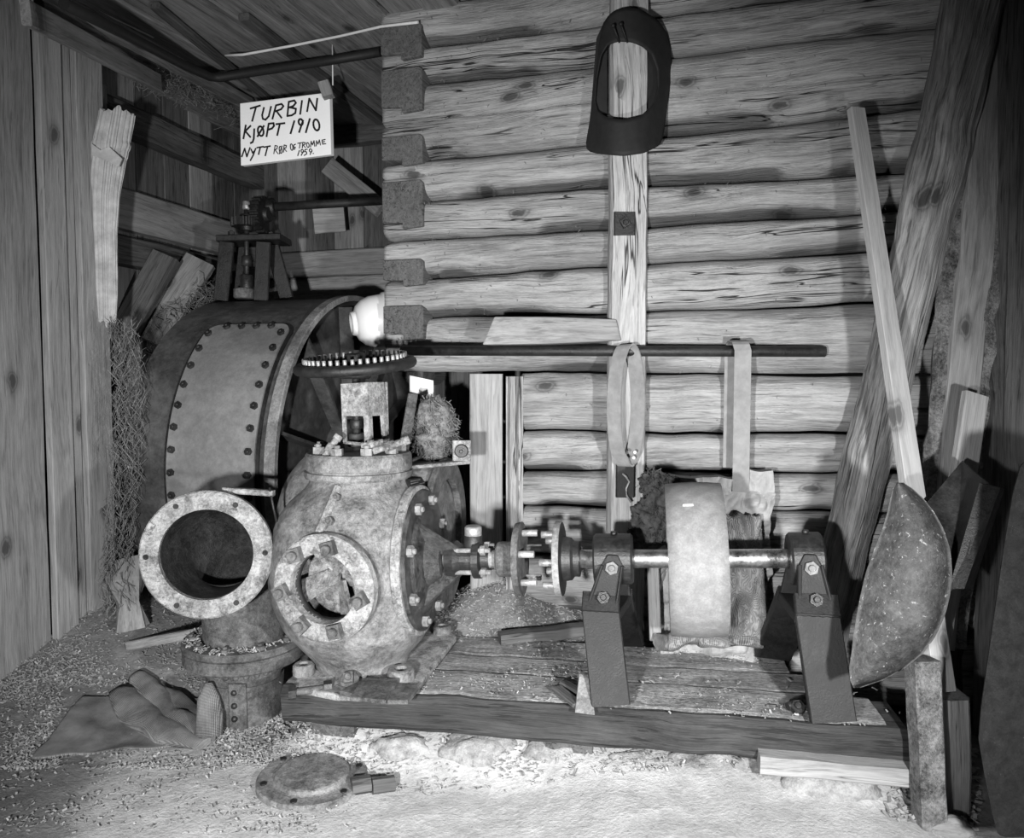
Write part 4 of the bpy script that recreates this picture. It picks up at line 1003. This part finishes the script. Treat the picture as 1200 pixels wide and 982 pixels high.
# paper note
a = P(494, 450, 3.02); mb = MB(); w_ = (P(508, 450, 3.02) - P(480, 450, 3.02)).length / 2
mb.grid(lambda u_, v_: a + V((lerp(-w_, w_, u_), -.02 * math.sin(u_ * 3) , lerp(.03, -.034, v_) - .02 * u_ + .004)), 8, 6, thick=(0, .002, 0)); tag(build(mb, 'paper_note', M['signw'], None, a), 'white paper scrap under the bottom log beside the hand wheel', 'paper')

# ------------------------------------------------------------------ straw bundle, paper sack, burlap, rag
def strands(mb, n, fp, ln, r, flat=None):
    for i in range(n):
        p, d = fp(i); L = ln * random.uniform(.5, 1.3); s = d.cross(V((random.uniform(-1, 1), random.uniform(-1, 1), random.uniform(-1, 1)))).normalized(); w = r * random.uniform(.6, 1.4)
        b = d.cross(s).normalized() * L * random.uniform(-.25, .25)
        u_ = d.cross(s).normalized() * w * .5
        q = [p - d * L / 2, p + b, p + d * L / 2]; vs = []
        for x in q: vs += [x + s * w, x - s * w * .5 + u_, x - s * w * .5 - u_]
        fs = []
        for j in range(2):
            for k in range(3): l = (k + 1) % 3; fs.append([j * 3 + k, j * 3 + l, j * 3 + 3 + l, j * 3 + 3 + k])
        fs += [[0, 2, 1], [6, 7, 8]]
        mb.add(vs, fs, None, False)
def rdir():
    return V((random.gauss(0, 1), random.gauss(0, 1), random.gauss(0, 1))).normalized()
cb = P(507, 503, 2.84); mb = MB(); mb.ball(cb, .085, (1, .9, 1.3), nzs=.25, nzf=5, seed=4)
def fp(i):
    d = rdir(); return cb + V((d.x * .086, d.y * .078, d.z * .112)) * random.uniform(.85, 1.1), (rdir() * .8 + V((0, 0, random.choice((-1, 1)) * .5))).normalized()
strands(mb, 1400, fp, .035, .0016); tag(build(mb, 'straw_bundle', M['straw'], None, cb, fix=False), 'round straw clump stuffed behind the turbine lid bracket', 'straw bundle')
tag(None or bpy.data.objects['straw_bundle'], 'round straw clump stuffed behind the turbine lid bracket', 'straw bundle')
# paper sack leaning at the wall behind the pulley
sk0 = P(830, 755, 2.60); zb = PZ - .01
sL, sR_ = P(762, 560, 2.74), P(904, 560, 2.66); zt_ = P(830, 552, 2.72).z
def sackf(u_, v_):
    x = lerp(sL.x, sR_.x, u_); y = lerp(sL.y, sR_.y, u_); z = lerp(zb, zt_, v_)
    x = lerp(x, lerp(sL.x, sR_.x, .45), .16 * (1 - v_)); p = V((x, y - .03 * (1 - v_) ** 1.2, z)); 
    cr = .045 * abs(nz((x * 7, z * 6, 2))) + .03 * nz((x * 4, z * 4, 7)) + .05 * abs(nz((x * 13 + z * 6, z * 12 - x * 5, 1))) + .02 * abs(nz((x * 26 - z * 16, z * 24 + x * 9, 4)))
    p.y -= cr
    if v_ > .9: p.z += .02 * nz((x * 12, 0, 3)) + (.03 if u_ > .7 else 0) * (v_ - .9) * 10 - .02
    p.x += .01 * nz((z * 8, 0, 5)) + (.02 * (1 - v_) if u_ > .5 else 0)
    return p
mb = MB(); mb.grid(sackf, 80, 90, thick=(.01, .06, 0), sm=False)
t = thing('paper_sack', sk0, 'crumpled pale paper sack standing against the log wall behind the pulley', 'sack')
build(mb, 'sack_body', M['paper'], t)
# burlap in front of it
def burf(u_, v_):
    px = lerp(835, lerp(900, 892, v_), u_); py = lerp(756, 604, v_)
    Y = 2.60 - .06 * (1 - v_) - .05 * abs(nz((u_ * 2.2, v_ * 2.6, 2))) - .03 * nz((u_ * 5, v_ * 5, 8)) - .012 * nz((u_ * 11, v_ * 11, 5)); p = P(px, py, Y)
    if v_ > .9: p.z += .02 * nz((u_ * 6, 1, 1))
    return p
mb = MB(); mb.grid(burf, 34, 44, thick=(.0, .035, 0))
t = thing('burlap_sack', P(850, 755, 2.52), 'folded burlap sack on the platform between the pulley and right bearing stand', 'sack'); build(mb, 'cloth', M['burlap'], t)
mb = MB(); pth = [P(lerp(772, 892, i / 30), 749 + 2 * math.sin(i * .5), 2.56 + .01 * math.sin(i * .7)) for i in range(31)]
mb.sweep(pth, [(math.cos(-2 * PI * k / 18) * (1 + .12 * math.sin(k * 1.9)), math.sin(-2 * PI * k / 18) * .75) for k in range(18)], scale=[.034 * (1 + .3 * mnoise.noise(V((i * .35, 2, 0)))) for i in range(31)], sm=True, jit=.016); build(mb, 'bottom_fold', M['burlap'], t)

# rag
rc_ = P(768, 605, 2.60); mb = MB()
for (px, py, r, sx, sz, sd) in ((782, 582, .065, 1.0, 1.0, 1), (762, 612, .07, .9, 1.1, 2), (752, 632, .05, 1, 1, 3), (790, 612, .06, .8, 1.3, 4), (766, 566, .04, 1.2, 1, 5), (742, 640, .03, 1, 1, 8)):
    mb.ball(P(px, py, 2.60), r, (sx, .7, sz), 40, 28, nzs=.42, nzf=5, seed=sd)
def fpr(i):
    px, py, r, sx, sz, sd = random.choice(((782, 582, .065, 1.0, 1.0, 1), (762, 612, .07, .9, 1.1, 2), (752, 632, .05, 1, 1, 3), (790, 612, .06, .8, 1.3, 4), (766, 566, .04, 1.2, 1, 5))); d = rdir(); d.y = -abs(d.y)
    return P(px, py, 2.60) + V((d.x * sx, d.y * .7, d.z * sz)) * r * random.uniform(.8, 1.15), (rdir() + V((0, 0, -.6))).normalized()
strands(mb, 1100, fpr, .03, .0016)
tag(build(mb, 'rag', M['rag'], None, rc_, fix=False), 'dark shaggy rag slumped over the paper sack left of the pulley', 'rag')
# wooden board piece behind pulley at left
mb = MB(); mb.beam(P(768, 750, 2.62), P(764, 625, 2.66), .04, .02, up=(0, -1, 0), n=4); 
tag(build(mb, 'lath', M['plank'], None, P(768, 750, 2.62)), 'thin wooden lath standing behind the left side of the belt pulley', 'lath')

# ------------------------------------------------------------------ the right corner
# leaning pole
pa, pb = P(1150, -60, 2.40), P(968, 752, 2.66); mb = MB(); n = 40; prof = []
for k in range(14):
    a_ = 2 * PI * k / 14; prof.append((math.cos(a_) * (1 + .06 * math.sin(3 * a_)), math.sin(a_) * .8))
pts = []
for i in range(n):
    t_ = i / (n - 1); p = pa.lerp(pb, t_); p += V((.012 * math.sin(t_ * 5), .0, 0)); pts.append(p)
mb.sweep(pts, prof, up=(0, -1, 0), scale=[lerp(.092, .072, i / (n - 1)) * (1 + .05 * mnoise.noise(V((i * .3, 0, 0))) + (.05 if i in (10, 11, 12) else 0)) for i in range(n)], sm=False, jit=.008)
tag(build(mb, 'leaning_pole', M['pole'], None, pb), 'thick hewn pole leaning diagonally against the log wall in the right corner', 'pole')
# long planed board
a, b = P(1003, 128, 2.44), P(1104, 810, 2.04); mb = MB()
mb.beam(a, b, .062, .03, up=(0.25, -1, 0), ch=.002, n=8, scale=[lerp(.80, 1.08, i / 7) for i in range(8)]); tag(build(mb, 'long_board', M['fresh'], None, b), 'long pale planed board leaning behind the big rusty scoop', 'board')
# bark-edged slab
t = thing('slab_board', P(1100, 800, 2.42), 'wide bark-edged slab board standing against the log wall behind the leaning pole', 'board')
ca, cb_ = P(1168, 20, 2.5), P(1098, 760, 2.42)
mb = MB(); mb.beam(ca, cb_, .11, .035, up=(.1, -1, 0), n=16, jit=.008, ch=.006); build(mb, 'slab_face', M['plank'], t)
for sg in (-1, 1):
    mb = MB(); o_ = V((.062 * sg, .012, 0)); prof = [(-.028, -.02), (.02, -.022), (.03, 0), (.018, .02), (-.028, .018)]
    mb.sweep([(ca + o_).lerp(cb_ + o_, i / 40) for i in range(41)], prof, up=(0, -1, 0), jit=.018); build(mb, 'bark_edge', M['bark'], t)
# short board behind the trough
a, b = P(1143, 462, 2.3), P(1092, 790, 2.15); mb = MB(); mb.beam(a, b, .082, .025, up=(.2, -1, 0), n=6, jit=.002); tag(build(mb, 'short_board', M['plank_b'], None, b), 'short grey board leaning behind the dark sheet metal trough', 'board')
# folded trough
t = thing('metal_trough', P(1120, 680, 2.1), 'dark folded sheet metal trough leaning in the right corner behind the scoop', 'trough')
th_ = V((.02, .02, 0))
mb = MB(); mb.prism([P(1086, 590, 2.10), P(1127, 541, 2.16), P(1158, 567, 2.03), P(1120, 690, 1.95), P(1095, 700, 2.0)], V((.006, .008, .002))); build(mb, 'front_panel', M['dark'], t)
mb = MB(); mb.prism([P(1158, 567, 2.03), P(1177, 573, 2.16), P(1140, 690, 2.12), P(1120, 690, 1.95)], V((-.004, .006, 0))); build(mb, 'side_panel', M['black'], t)
mb = MB(); mb.prism([P(1148, 566, 2.0), P(1172, 572, 1.98), P(1130, 690, 1.9), P(1112, 690, 1.92)], V((.002, .006, 0))); build(mb, 'flap', M['black'], t)
# scoop
def scoop():
    # outline by rows: y, left x, right x
    rows = [(566, 1050, 1059), (573, 1046, 1070), (585, 1043, 1083), (600, 1040, 1095), (620, 1034, 1106), (645, 1024, 1114), (670, 1015, 1116), (695, 1009, 1114), (720, 1004, 1108), (745, 1000, 1097), (765, 998, 1083), (782, 995, 1062), (797, 996, 1035), (806, 1000, 1008)]
    mb = MB(); n = len(rows) - 1; K = 18; N = 40
    def fn(u_, v_):
        f_ = u_ * n; i = min(int(f_), n - 1); q = f_ - i
        y, l, r = [lerp(rows[i][k], rows[i + 1][k], q) for k in range(3)]
        px = lerp(l, r, v_); Y = lerp(1.97, 1.89, u_) + .075 * (1 - abs(2 * v_ - 1) ** 2.2) * math.sin(PI * min(1, u_ * .9 + .1)) - .05 * (v_ - .3) + .004 * nz((u_ * 4, v_ * 4, 1)) - .03 * smooth(.3, 0, v_) * smooth(.5, .0, u_)
        return P(px, y, Y)
    mb.grid(fn, N, K, thick=(.003, .007, 0)); return mb
tag(build(scoop(), 'scoop', M['scoop'], None, P(1050, 806, 1.9)), 'large curved rusty iron scoop blade leaning at the right end of the platform', 'scoop')
# post and block at the platform end
a, b = P(1090, 990, 1.95), P(1081, 772, 2.0); a.z = -.02
mb = MB(); mb.beam(V((a.x, a.y, -.03)), b, .068, .06, up=(0, -1, 0), n=10, jit=.005); tag(build(mb, 'support_post', M['bark'], None, V((a.x, a.y, 0))), 'weathered upright post at the right end of the platform below the scoop', 'post')
c0 = P(1112, 990, 2.08); mb = MB(); mb.beam(V((c0.x, c0.y, -.03)), V((P(1112, 805, 2.08).x, 2.08, P(1112, 812, 2.08).z)), .075, .10, up=(0, -1, 0), n=6, jit=.006, ch=.012); tag(build(mb, 'stump_block', M['plank'], None, V((c0.x, c0.y, 0))), 'squat dark wooden block standing right of the weathered support post', 'block')
# dark gritty sheet at the right edge
out = [(1195, 540), (1184, 580), (1174, 640), (1164, 710), (1154, 780), (1147, 830), (1144, 868), (1151, 910), (1160, 955), (1168, 985), (1300, 985), (1320, 560)]
poly = [P(x, y, 1.66 + .10 * (985 - y) / 425) for x, y in out]; mb = MB(); mb.prism(poly, V((.05, .05, .005)))
tag(build(mb, 'tarred_sheet', M['tar'], None, poly[9], bevel=.015), 'dark gritty tarred sheet leaning upright at the right edge of the picture', 'sheet')
mb = MB(); p = G(1110, 970, .02); mb.ball(p, .05, (1.3, .8, .6), 14, 9, nzs=.3, nzf=3, seed=21); tag(build(mb, 'rock', M['plank'], None, p), 'small dark rock on the ground at the foot of the support post', 'rock', 'rocks on the floor')

# ------------------------------------------------------------------ left side things
# corrugated cardboard roll
def roll():
    mb = MB(); N = 60; K = 76; vs = []; fs = []
    ctr = [(137, 133), (131, 165), (126, 195), (122, 230), (121, 270), (122, 310), (122, 345), (122, 378)]; wd = [17, 18, 17.5, 16, 14.5, 14, 14.5, 12.5]
    for i in range(N + 1):
        f_ = i / N * (len(ctr) - 1); k = min(int(f_), len(ctr) - 2); q = f_ - k
        px, py = lerp(ctr[k][0], ctr[k + 1][0], q), lerp(ctr[k][1], ctr[k + 1][1], q); w = lerp(wd[k], wd[k + 1], q) * 3.3 / FPX
        c = P(px, py, 3.30); 
        if i in (0,): pass
        for j in range(K):
            th = 2 * PI * j / K; r = w * (1 + (.075 if j % 4 < 2 else -.075)) * (1 + .06 * nz((i * .12, th, 3)) + (.06 if 12 > i > 9 else 0)) * (1 if i > 14 else 1.05)
            e = 0
            p = c + V((math.cos(th) * r, math.sin(th) * r * lerp(.9, .5, i / N), 0))
            if i == N or i == 0: p.z += .018 * nz((th * 2.2, i, 1)) * 2
            vs.append(p)
    for i in range(N):
        for j in range(K): l = (j + 1) % K; fs.append([i * K + j, (i + 1) * K + j, (i + 1) * K + l, i * K + l])
    mb.add(vs, fs, None, False)
    # inner layer so the roll has thickness, plus end spirals
    n = len(vs); c_in = []
    for i in range(N + 1):
        c = sum((vs[i * K + j] for j in range(K)), V((0, 0, 0))) / K
        c_in += [c + (vs[i * K + j] - c) * .78 for j in range(K)]
    mb.add(c_in, [f[::-1] for f in fs], None, False)
    for e in (0, N):
        b = e * K
        for j in range(K): l = (j + 1) % K; mb.f.append([b + j, b + l, n + b + l, n + b + j]); mb.s.append(False)
    return mb
t = thing('cardboard_roll', P(122, 378, 3.3), 'torn corrugated cardboard roll stuck upright behind the left plank wall end', 'cardboard roll')
build(roll(), 'roll', M['card'], t)
for (pts_, yy) in (([(107, 168), (118, 176), (128, 172), (143, 186), (139, 196), (120, 186), (108, 182)], 3.225),):
    mb = MB(); mb.prism([P(x, y, yy) for x, y in pts_], V((0, .004, 0))); build(mb, 'torn_flap', M['card'], t)
# cable and wire under the ceiling
tag(build(MB().tube([P(75, 4, 2.45) , P(150, 42, 2.85), P(215, 76, 3.3), P(246, 90, 3.5), P(258, 91, 3.52), P(300, 84, 3.5), P(380, 72, 3.45), P(446, 61, 3.38)], .019, 10), 'black_pipe', M['rubber'], None, P(246, 90, 3.75)), 'thin black pipe bending along under the ceiling boards', 'pipe')
tag(build(MB().tube([P(264, 65, 3.45), P(285, 64, 3.42), P(340, 54, 3.38), P(400, 42, 3.33), P(447, 31, 3.2), P(490, 26, 3.12)], .0055, 8), 'white_wire', M['wire'], None, P(340, 54, 3.38)), 'pale wire running under the ceiling to the log corner', 'wire')
tag(build(MB().tube([P(99, 5, 3.0), P(130, 20, 3.1), P(180, 44, 3.3)], .0028, 6), 'white_wire', M['wire'], None, P(130, 20, 3.1)), 'thin pale wire along a ceiling board at upper left', 'wire')
# log stump by the wall
c0 = P(152, 728, 3.05); mb = MB(); mb.sweep([P(156, 735, 3.05), P(152, 705, 3.05), P(150, 680, 3.07), P(148, 656, 3.1)], [(math.cos(k / 12 * 2 * PI) * (1 + .25 * math.sin(k * 2.3)), math.sin(k / 12 * 2 * PI)) for k in range(12)], up=(0, -1, 0), scale=[.066, .042, .07, .05], jit=.034)
tag(build(mb, 'log_stump', M['plank'], None, c0), 'rough weathered log stump standing in the straw beside the left plank wall', 'stump')
# stick
mb = MB(); a, b = G(155, 764, .10), P(240, 746, 2.74); a.z += .03; b.z += .02; mb.beam(a, b, .05, .035, n=6, jit=.003); tag(build(mb, 'wood_stick', M['post'], None, a), 'flat wooden stick lying on shavings left of the elbow pipe', 'stick')
# round blank flange on the floor
c0 = G(366, 903, .035)
t = thing('round_cover', V((c0.x, c0.y, fh(c0.x, c0.y))), 'round iron cover plate lying flat on the floor before the platform', 'cover')
fz = fh(c0.x, c0.y); tl = V((.02, -.03, 1)).normalized(); Rr = .160
mb = MB(); mb.lathe(V((c0.x, c0.y, fz - .004)), tl, [(0, 0), (0, Rr - .004), (.004, Rr), (.020, Rr), (.024, Rr - .005), (.024, .115), (.026, .11), (.034, .106), (.037, .1), (.038, 0)], 72, sm=False); dsc = build(mb, 'disc', M['cast'], t)
for k in range(6):
    th = 2 * PI * k / 6 + .4; p = V((c0.x + math.cos(th) * .138, c0.y + math.sin(th) * .138, fz + .0205 - .02 * math.cos(th) * .138 + .03 * math.sin(th) * .138)); mb = MB(); mb.cyl(p, p + tl * .0035, .0095, 14); build(mb, 'bolt_hole', M['black'], dsc)
# two small wood pieces
for (pa, pb, w, lab) in (((412, 918), (434, 914), .055, 'short dark wooden chunk touching the round cover plate'), ((436, 917), (462, 912), .045, 'small dark wooden peg on the floor right of the round cover plate')):
    a, b = G(*pa, .03), G(*pb, .03); a.z = fh(a.x, a.y) + .018; b.z = fh(b.x, b.y) + .018; mb = MB(); mb.beam(a, b, w, .045, n=5, jit=.006, ch=.014); tag(build(mb, 'wood_chunk', M['plank_d'], None, a), lab, 'wood piece', 'wood pieces beside the round cover')
# burlap on the floor
def sheet(u_, v_):
    A, B, C, D = G(38, 890, .01), G(238, 870, .01), G(258, 818, .01), G(98, 830, .01)
    e = 1 + 0 * u_
    p = A.lerp(B, u_).lerp(D.lerp(C, u_), v_); p += V((.03 * nz((v_ * 3, u_, 1)), .03 * nz((u_ * 4, v_, 2)), 0))
    p.z = fh(p.x, p.y) + .016 + .014 * max(0, nz(p, 7, 3)) + .01 * max(0, math.sin(p.x * 18 + p.y * 26)) * smooth(.1, .4, v_); return p
t = thing('burlap_bag', G(200, 840, .02), 'folded burlap bag lying on the floor left of the riveted pipe', 'bag')
mb = MB(); mb.grid(sheet, 60, 40, thick=(0, 0, -.006)); build(mb, 'flat_cloth', M['burlap'], t)
def fold(pts_, r, sd):
    mb = MB(); P_ = [G(x, y, .03) for x, y in pts_]; path = []
    for i in range(len(P_) - 1):
        for k in range(8): path.append(P_[i].lerp(P_[i + 1], k / 8))
    path.append(P_[-1]); n = len(path)
    for p in path: p.z = fh(p.x, p.y) + r * .42
    mb.sweep(path, [(math.cos(-2 * PI * k / 20) * (1 + .1 * math.sin(k * 1.7 + sd)), math.sin(-2 * PI * k / 20) * .55) for k in range(20)], scale=[r * (.45 + .65 * math.sin(PI * (.12 + .8 * i / (n - 1)))) for i in range(n)], sm=True, jit=.022); return mb
build(fold([(142, 818), (165, 838), (200, 856), (240, 866)], .052, 1), 'fold', M['burlap'], t)
build(fold([(160, 806), (185, 820), (215, 845), (245, 862)], .05, 2), 'fold', M['burlap'], t)
build(fold([(185, 812), (215, 826), (240, 850)], .045, 5), 'fold', M['burlap'], t)
mb = MB(); b0 = G(243, 862, .02); mb.sweep([b0, b0 + V((-.002, .02, .06)), b0 + V((-.010, .04, .11)), b0 + V((-.014, .05, .14)), b0 + V((-.016, .055, .155))], [(math.cos(-2 * PI * k / 16), math.sin(-2 * PI * k / 16)) for k in range(16)], up=(0, -1, 0), scale=[.045, .044, .036, .02, .012], sm=True, jit=.012); build(mb, 'gathered_neck', M['burlap'], t)

# ------------------------------------------------------------------ small things on the platform
t = thing('loose_bolt', G(368, 808, .24), 'loose rusty bolt with nut lying on the platform corner left of the base plate', 'bolt')
a, b = G(346, 811, .245), G(388, 806, .245)
mb = MB(); mb.cyl(a, b, .011, 12, .002); build(mb, 'shank', M['rustpipe'], t)
d = (b - a).normalized(); mb = MB(); mb.hexbolt(a, -d, .022, .02, stud=False); build(mb, 'bolt_head', M['dark'], t); mb = MB(); mb.hexbolt(b - d * .02, d, .023, .022, stud=False); build(mb, 'nut', M['dark'], t)
for (pts_, z, lab) in (([(398, 815), (432, 797), (445, 798), (428, 822)], .252, 'thin rusty iron shim lying leftmost on the turbine base plate edge'), ([(410, 822), (425, 799), (468, 800), (452, 826)], .262, 'thick speckled iron shim in front of the turbine base boss'), ([(450, 826), (466, 806), (492, 808), (478, 826)], .252, 'small iron shim lying rightmost on the turbine base plate edge')):
    poly = [G(x, y, z) for x, y in pts_]; mb = MB(); mb.prism(poly, (0, 0, .014)); tag(build(mb, 'iron_shim', M['rustpipe'], None, poly[0], bevel=.003), lab, 'shim', 'shims on the turbine base')
poly = [G(674, 835, PZ + .008), G(697, 838, PZ + .008), P(692, 795, 2.24), P(679, 793, 2.24)]
mb = MB(); mb.prism(poly, V((.0, .012, .004))); tag(build(mb, 'tin_plate', M['rim'], None, poly[0]), 'pale metal plate propped against the foot of the left bearing stand', 'plate')
for (pa, pb, w, lab) in (((652, 806), (678, 826), .04, 'splintered wood chip lying left of the pale metal plate'), ((660, 800), (682, 812), .03, 'smaller dark wood chip tucked behind the pale metal plate')):
    a, b = G(*pa, PZ + .02), G(*pb, PZ + .018); mb = MB(); mb.beam(a, b, w, .012, n=4, jit=.004); tag(build(mb, 'wood_chip', M['plank_d'], None, a), lab, 'wood chip', 'wood chips at the left bearing stand')
mb = MB()
p = G(935, 832, PZ + .01); mb.hexbolt(p, V((-.2, -.6, .6)), .02, .03); mb.cyl(p + V((-.03, 0, .01)), p + V((.03, .02, .02)), .012, 10)
tag(build(mb, 'anchor_bolt', M['dark'], None, p), 'dark anchor bolt beside the foot of the right bearing stand', 'bolt')
# strip of wood behind the platform
mb = MB(); a, b = G(585, 748, .235), G(690, 738, .24); mb.beam(a, b, .06, .04, n=6, jit=.006); tag(build(mb, 'offcut', M['plank_d'], None, a), 'dark wood offcut on the rear platform edge below the coupling', 'offcut')

# ------------------------------------------------------------------ stones under the platform front
LAB = [(470, 888, .07, 'flat pale stone under the left part of the platform front'), (560, 892, .09, 'long pale stone under the platform front, second from the left'), (650, 897, .08, 'pale cracked stone under the middle of the platform front'), (740, 905, .07, 'small pale stone under the platform front below the bearing stand'), (830, 915, .09, 'broad pale stone under the platform front right of the middle'), (915, 925, .10, 'large pale stone under the right part of the platform front'), (985, 945, .12, 'big rounded whitish boulder at the bottom right below the platform')]
for i, (px, py, r, lab) in enumerate(LAB):
    p = G(px, py, .03); p.y += r * .55; p.z = .035; mb = MB(); mb.ball(p, r, (1.35, .75, .62), 28, 18, nzs=.28, nzf=3.2, seed=i * 3 + 1); tag(build(mb, 'stone', M['stone'], None, p), lab, 'stone', 'stones under the platform')

# ------------------------------------------------------------------ shavings and straw (uncountable)
mb = MB()
def chip(p, L, w, nrm=V((0, 0, 1))):
    d = V((random.uniform(-1, 1), random.uniform(-1, 1), random.uniform(-.35, .35))).normalized(); s = d.cross(nrm + rdir() * .6).normalized(); u_ = s.cross(d)
    c = random.uniform(-.5, .5) * L; q = [p - d * L / 2 + u_ * c * .3, p + u_ * -c * .2, p + d * L / 2 + u_ * c * .4]; vs = []
    for x in q: vs += [x + s * w / 2, x - s * w / 2]
    th = u_ * .0012; n = len(vs); vs2 = [x + th for x in vs]
    rw_ = V((random.uniform(0, 90), random.uniform(0, 90), 0)); mb.add(vs + vs2, [[0, 1, 3, 2], [2, 3, 5, 4], [6, 8, 9, 7], [8, 10, 11, 9], [0, 2, 8, 6], [2, 4, 10, 8], [1, 7, 9, 3], [3, 9, 11, 5], [0, 6, 7, 1], [4, 5, 11, 10]], [rw_] * 12, False)
def region(n, px0, px1, py0, py1, zf, L=.02, w=.007, dens=None):
    k = 0
    while k < n:
        qx, qy = random.uniform(px0, px1), random.uniform(py0, py1); p = G(qx, qy, zf)
        if 70 < qx < 250 and 805 - .05 * (qx - 98) < qy < 885 - .1 * (qx - 38) and random.random() < .85: k += 1; continue
        if dens and random.random() > dens(p): k += .3; continue
        p.z = fh(p.x, p.y) + random.uniform(.001, .012); k += 1
        a_, b_ = inplat(p.x, p.y)
        if -.02 < a_ < 1.9 and -.01 < b_ < .64: p.z = PZ + .008 if random.random() < .05 else p.z
        chip(p, L * random.uniform(.4, 1.5), w * random.uniform(.5, 1.4))
clump = lambda p: .25 + .75 * smooth(-.1, .3, nz(p, 3.5, 2))
region(13000, 0, 330, 690, 880, .06, .0125, .005, clump)
region(900, 0, 420, 860, 975, .01, .010, .004, lambda p: .3 + .7 * smooth(0, .3, nz(p, 4, 5)))
region(3400, 250, 480, 820, 900, .01, .014, .005, clump)
region(1800, 430, 1060, 868, 925, .01, .014, .005, clump)
for i in range(4000):                                # heap behind the platform
    x, y = random.gauss(.0, .33), random.gauss(3.05, .2); p = V((x, y, fh(x, y) + .004)); chip(p, .015 * random.uniform(.4, 1.4), .005)
for i in range(1500):                                # crumbs on the deck
    a_, b_ = random.uniform(.02, 1.75), random.uniform(.0, .55) ** 1.0
    p = pp(a_, b_, PZ + .007 + random.uniform(0, .004))
    if random.random() > smooth(-.15, .35, nz(p, 4, 7)): continue
    chip(p, .006 * random.uniform(.3, 1.6), .003)
for i in range(260):                                 # debris on pipe flange, lid
    th = random.uniform(0, 2 * PI); r = random.uniform(.15, .2); chip(V((ax.x + math.cos(th) * r, ax.y + math.sin(th) * r, z1 + .034)), .016, .005)
for i in range(500):
    p = G(random.uniform(1040, 1145), random.uniform(880, 978), .0); p.z = fh(p.x, p.y) + .006; chip(p, .03 * random.uniform(.4, 1.3), .008)
o = build(mb, 'wood_shavings', M['chip'], None, fix=False); tag(o, 'loose pale wood shavings strewn over the floor and platform', 'shavings', kind='stuff')
mb = MB()
def fs_(i):
    t_ = random.random(); px = lerp(128, 160, random.random() ** 1.3) + 8 * math.sin(t_ * 5); py = lerp(380, 720, t_); Y = random.uniform(2.98, 3.15)
    return P(px, py, Y), (rdir() * .7 + V((0, 0, -1))).normalized()
strands(mb, 1300, fs_, .08, .0014)
def fs2(i):
    t_ = random.random(); px = lerp(170, 250, t_) + random.gauss(0, 9); py = lerp(400, 345, t_) + random.gauss(0, 10); return P(px, py, random.uniform(3.95, 4.1)), rdir()
strands(mb, 600, fs2, .07, .002)
def fs3(i):
    t_ = random.random(); px = lerp(150, 275, t_); py = lerp(70, 120, t_) + random.gauss(0, 9) + 12; Y = lerp(3.3, 4.3, t_); return P(px, py, Y), rdir()
strands(mb, 500, fs3, .05, .0014)
o = build(mb, 'straw', M['straw'], None, fix=False); tag(o, 'loose straw packed between the iron drum and the left plank wall', 'straw', kind='stuff')
mb = MB()
def fs4(i):                                        # chaff caught on the logs
    while True:
        px = 462 + random.expovariate(1 / 70) if random.random() < .6 else random.uniform(462, 1080); py = random.uniform(5, 640)
        if px > 625 or py < 425: break
    return wall_at(px, py, .05), (rdir() + V((0, 0, -1.2))).normalized()
strands(mb, 420, fs4, .011, .0011)
build(mb, 'chaff', M['straw'], wall, fix=False)['kind'] = 'stuff'
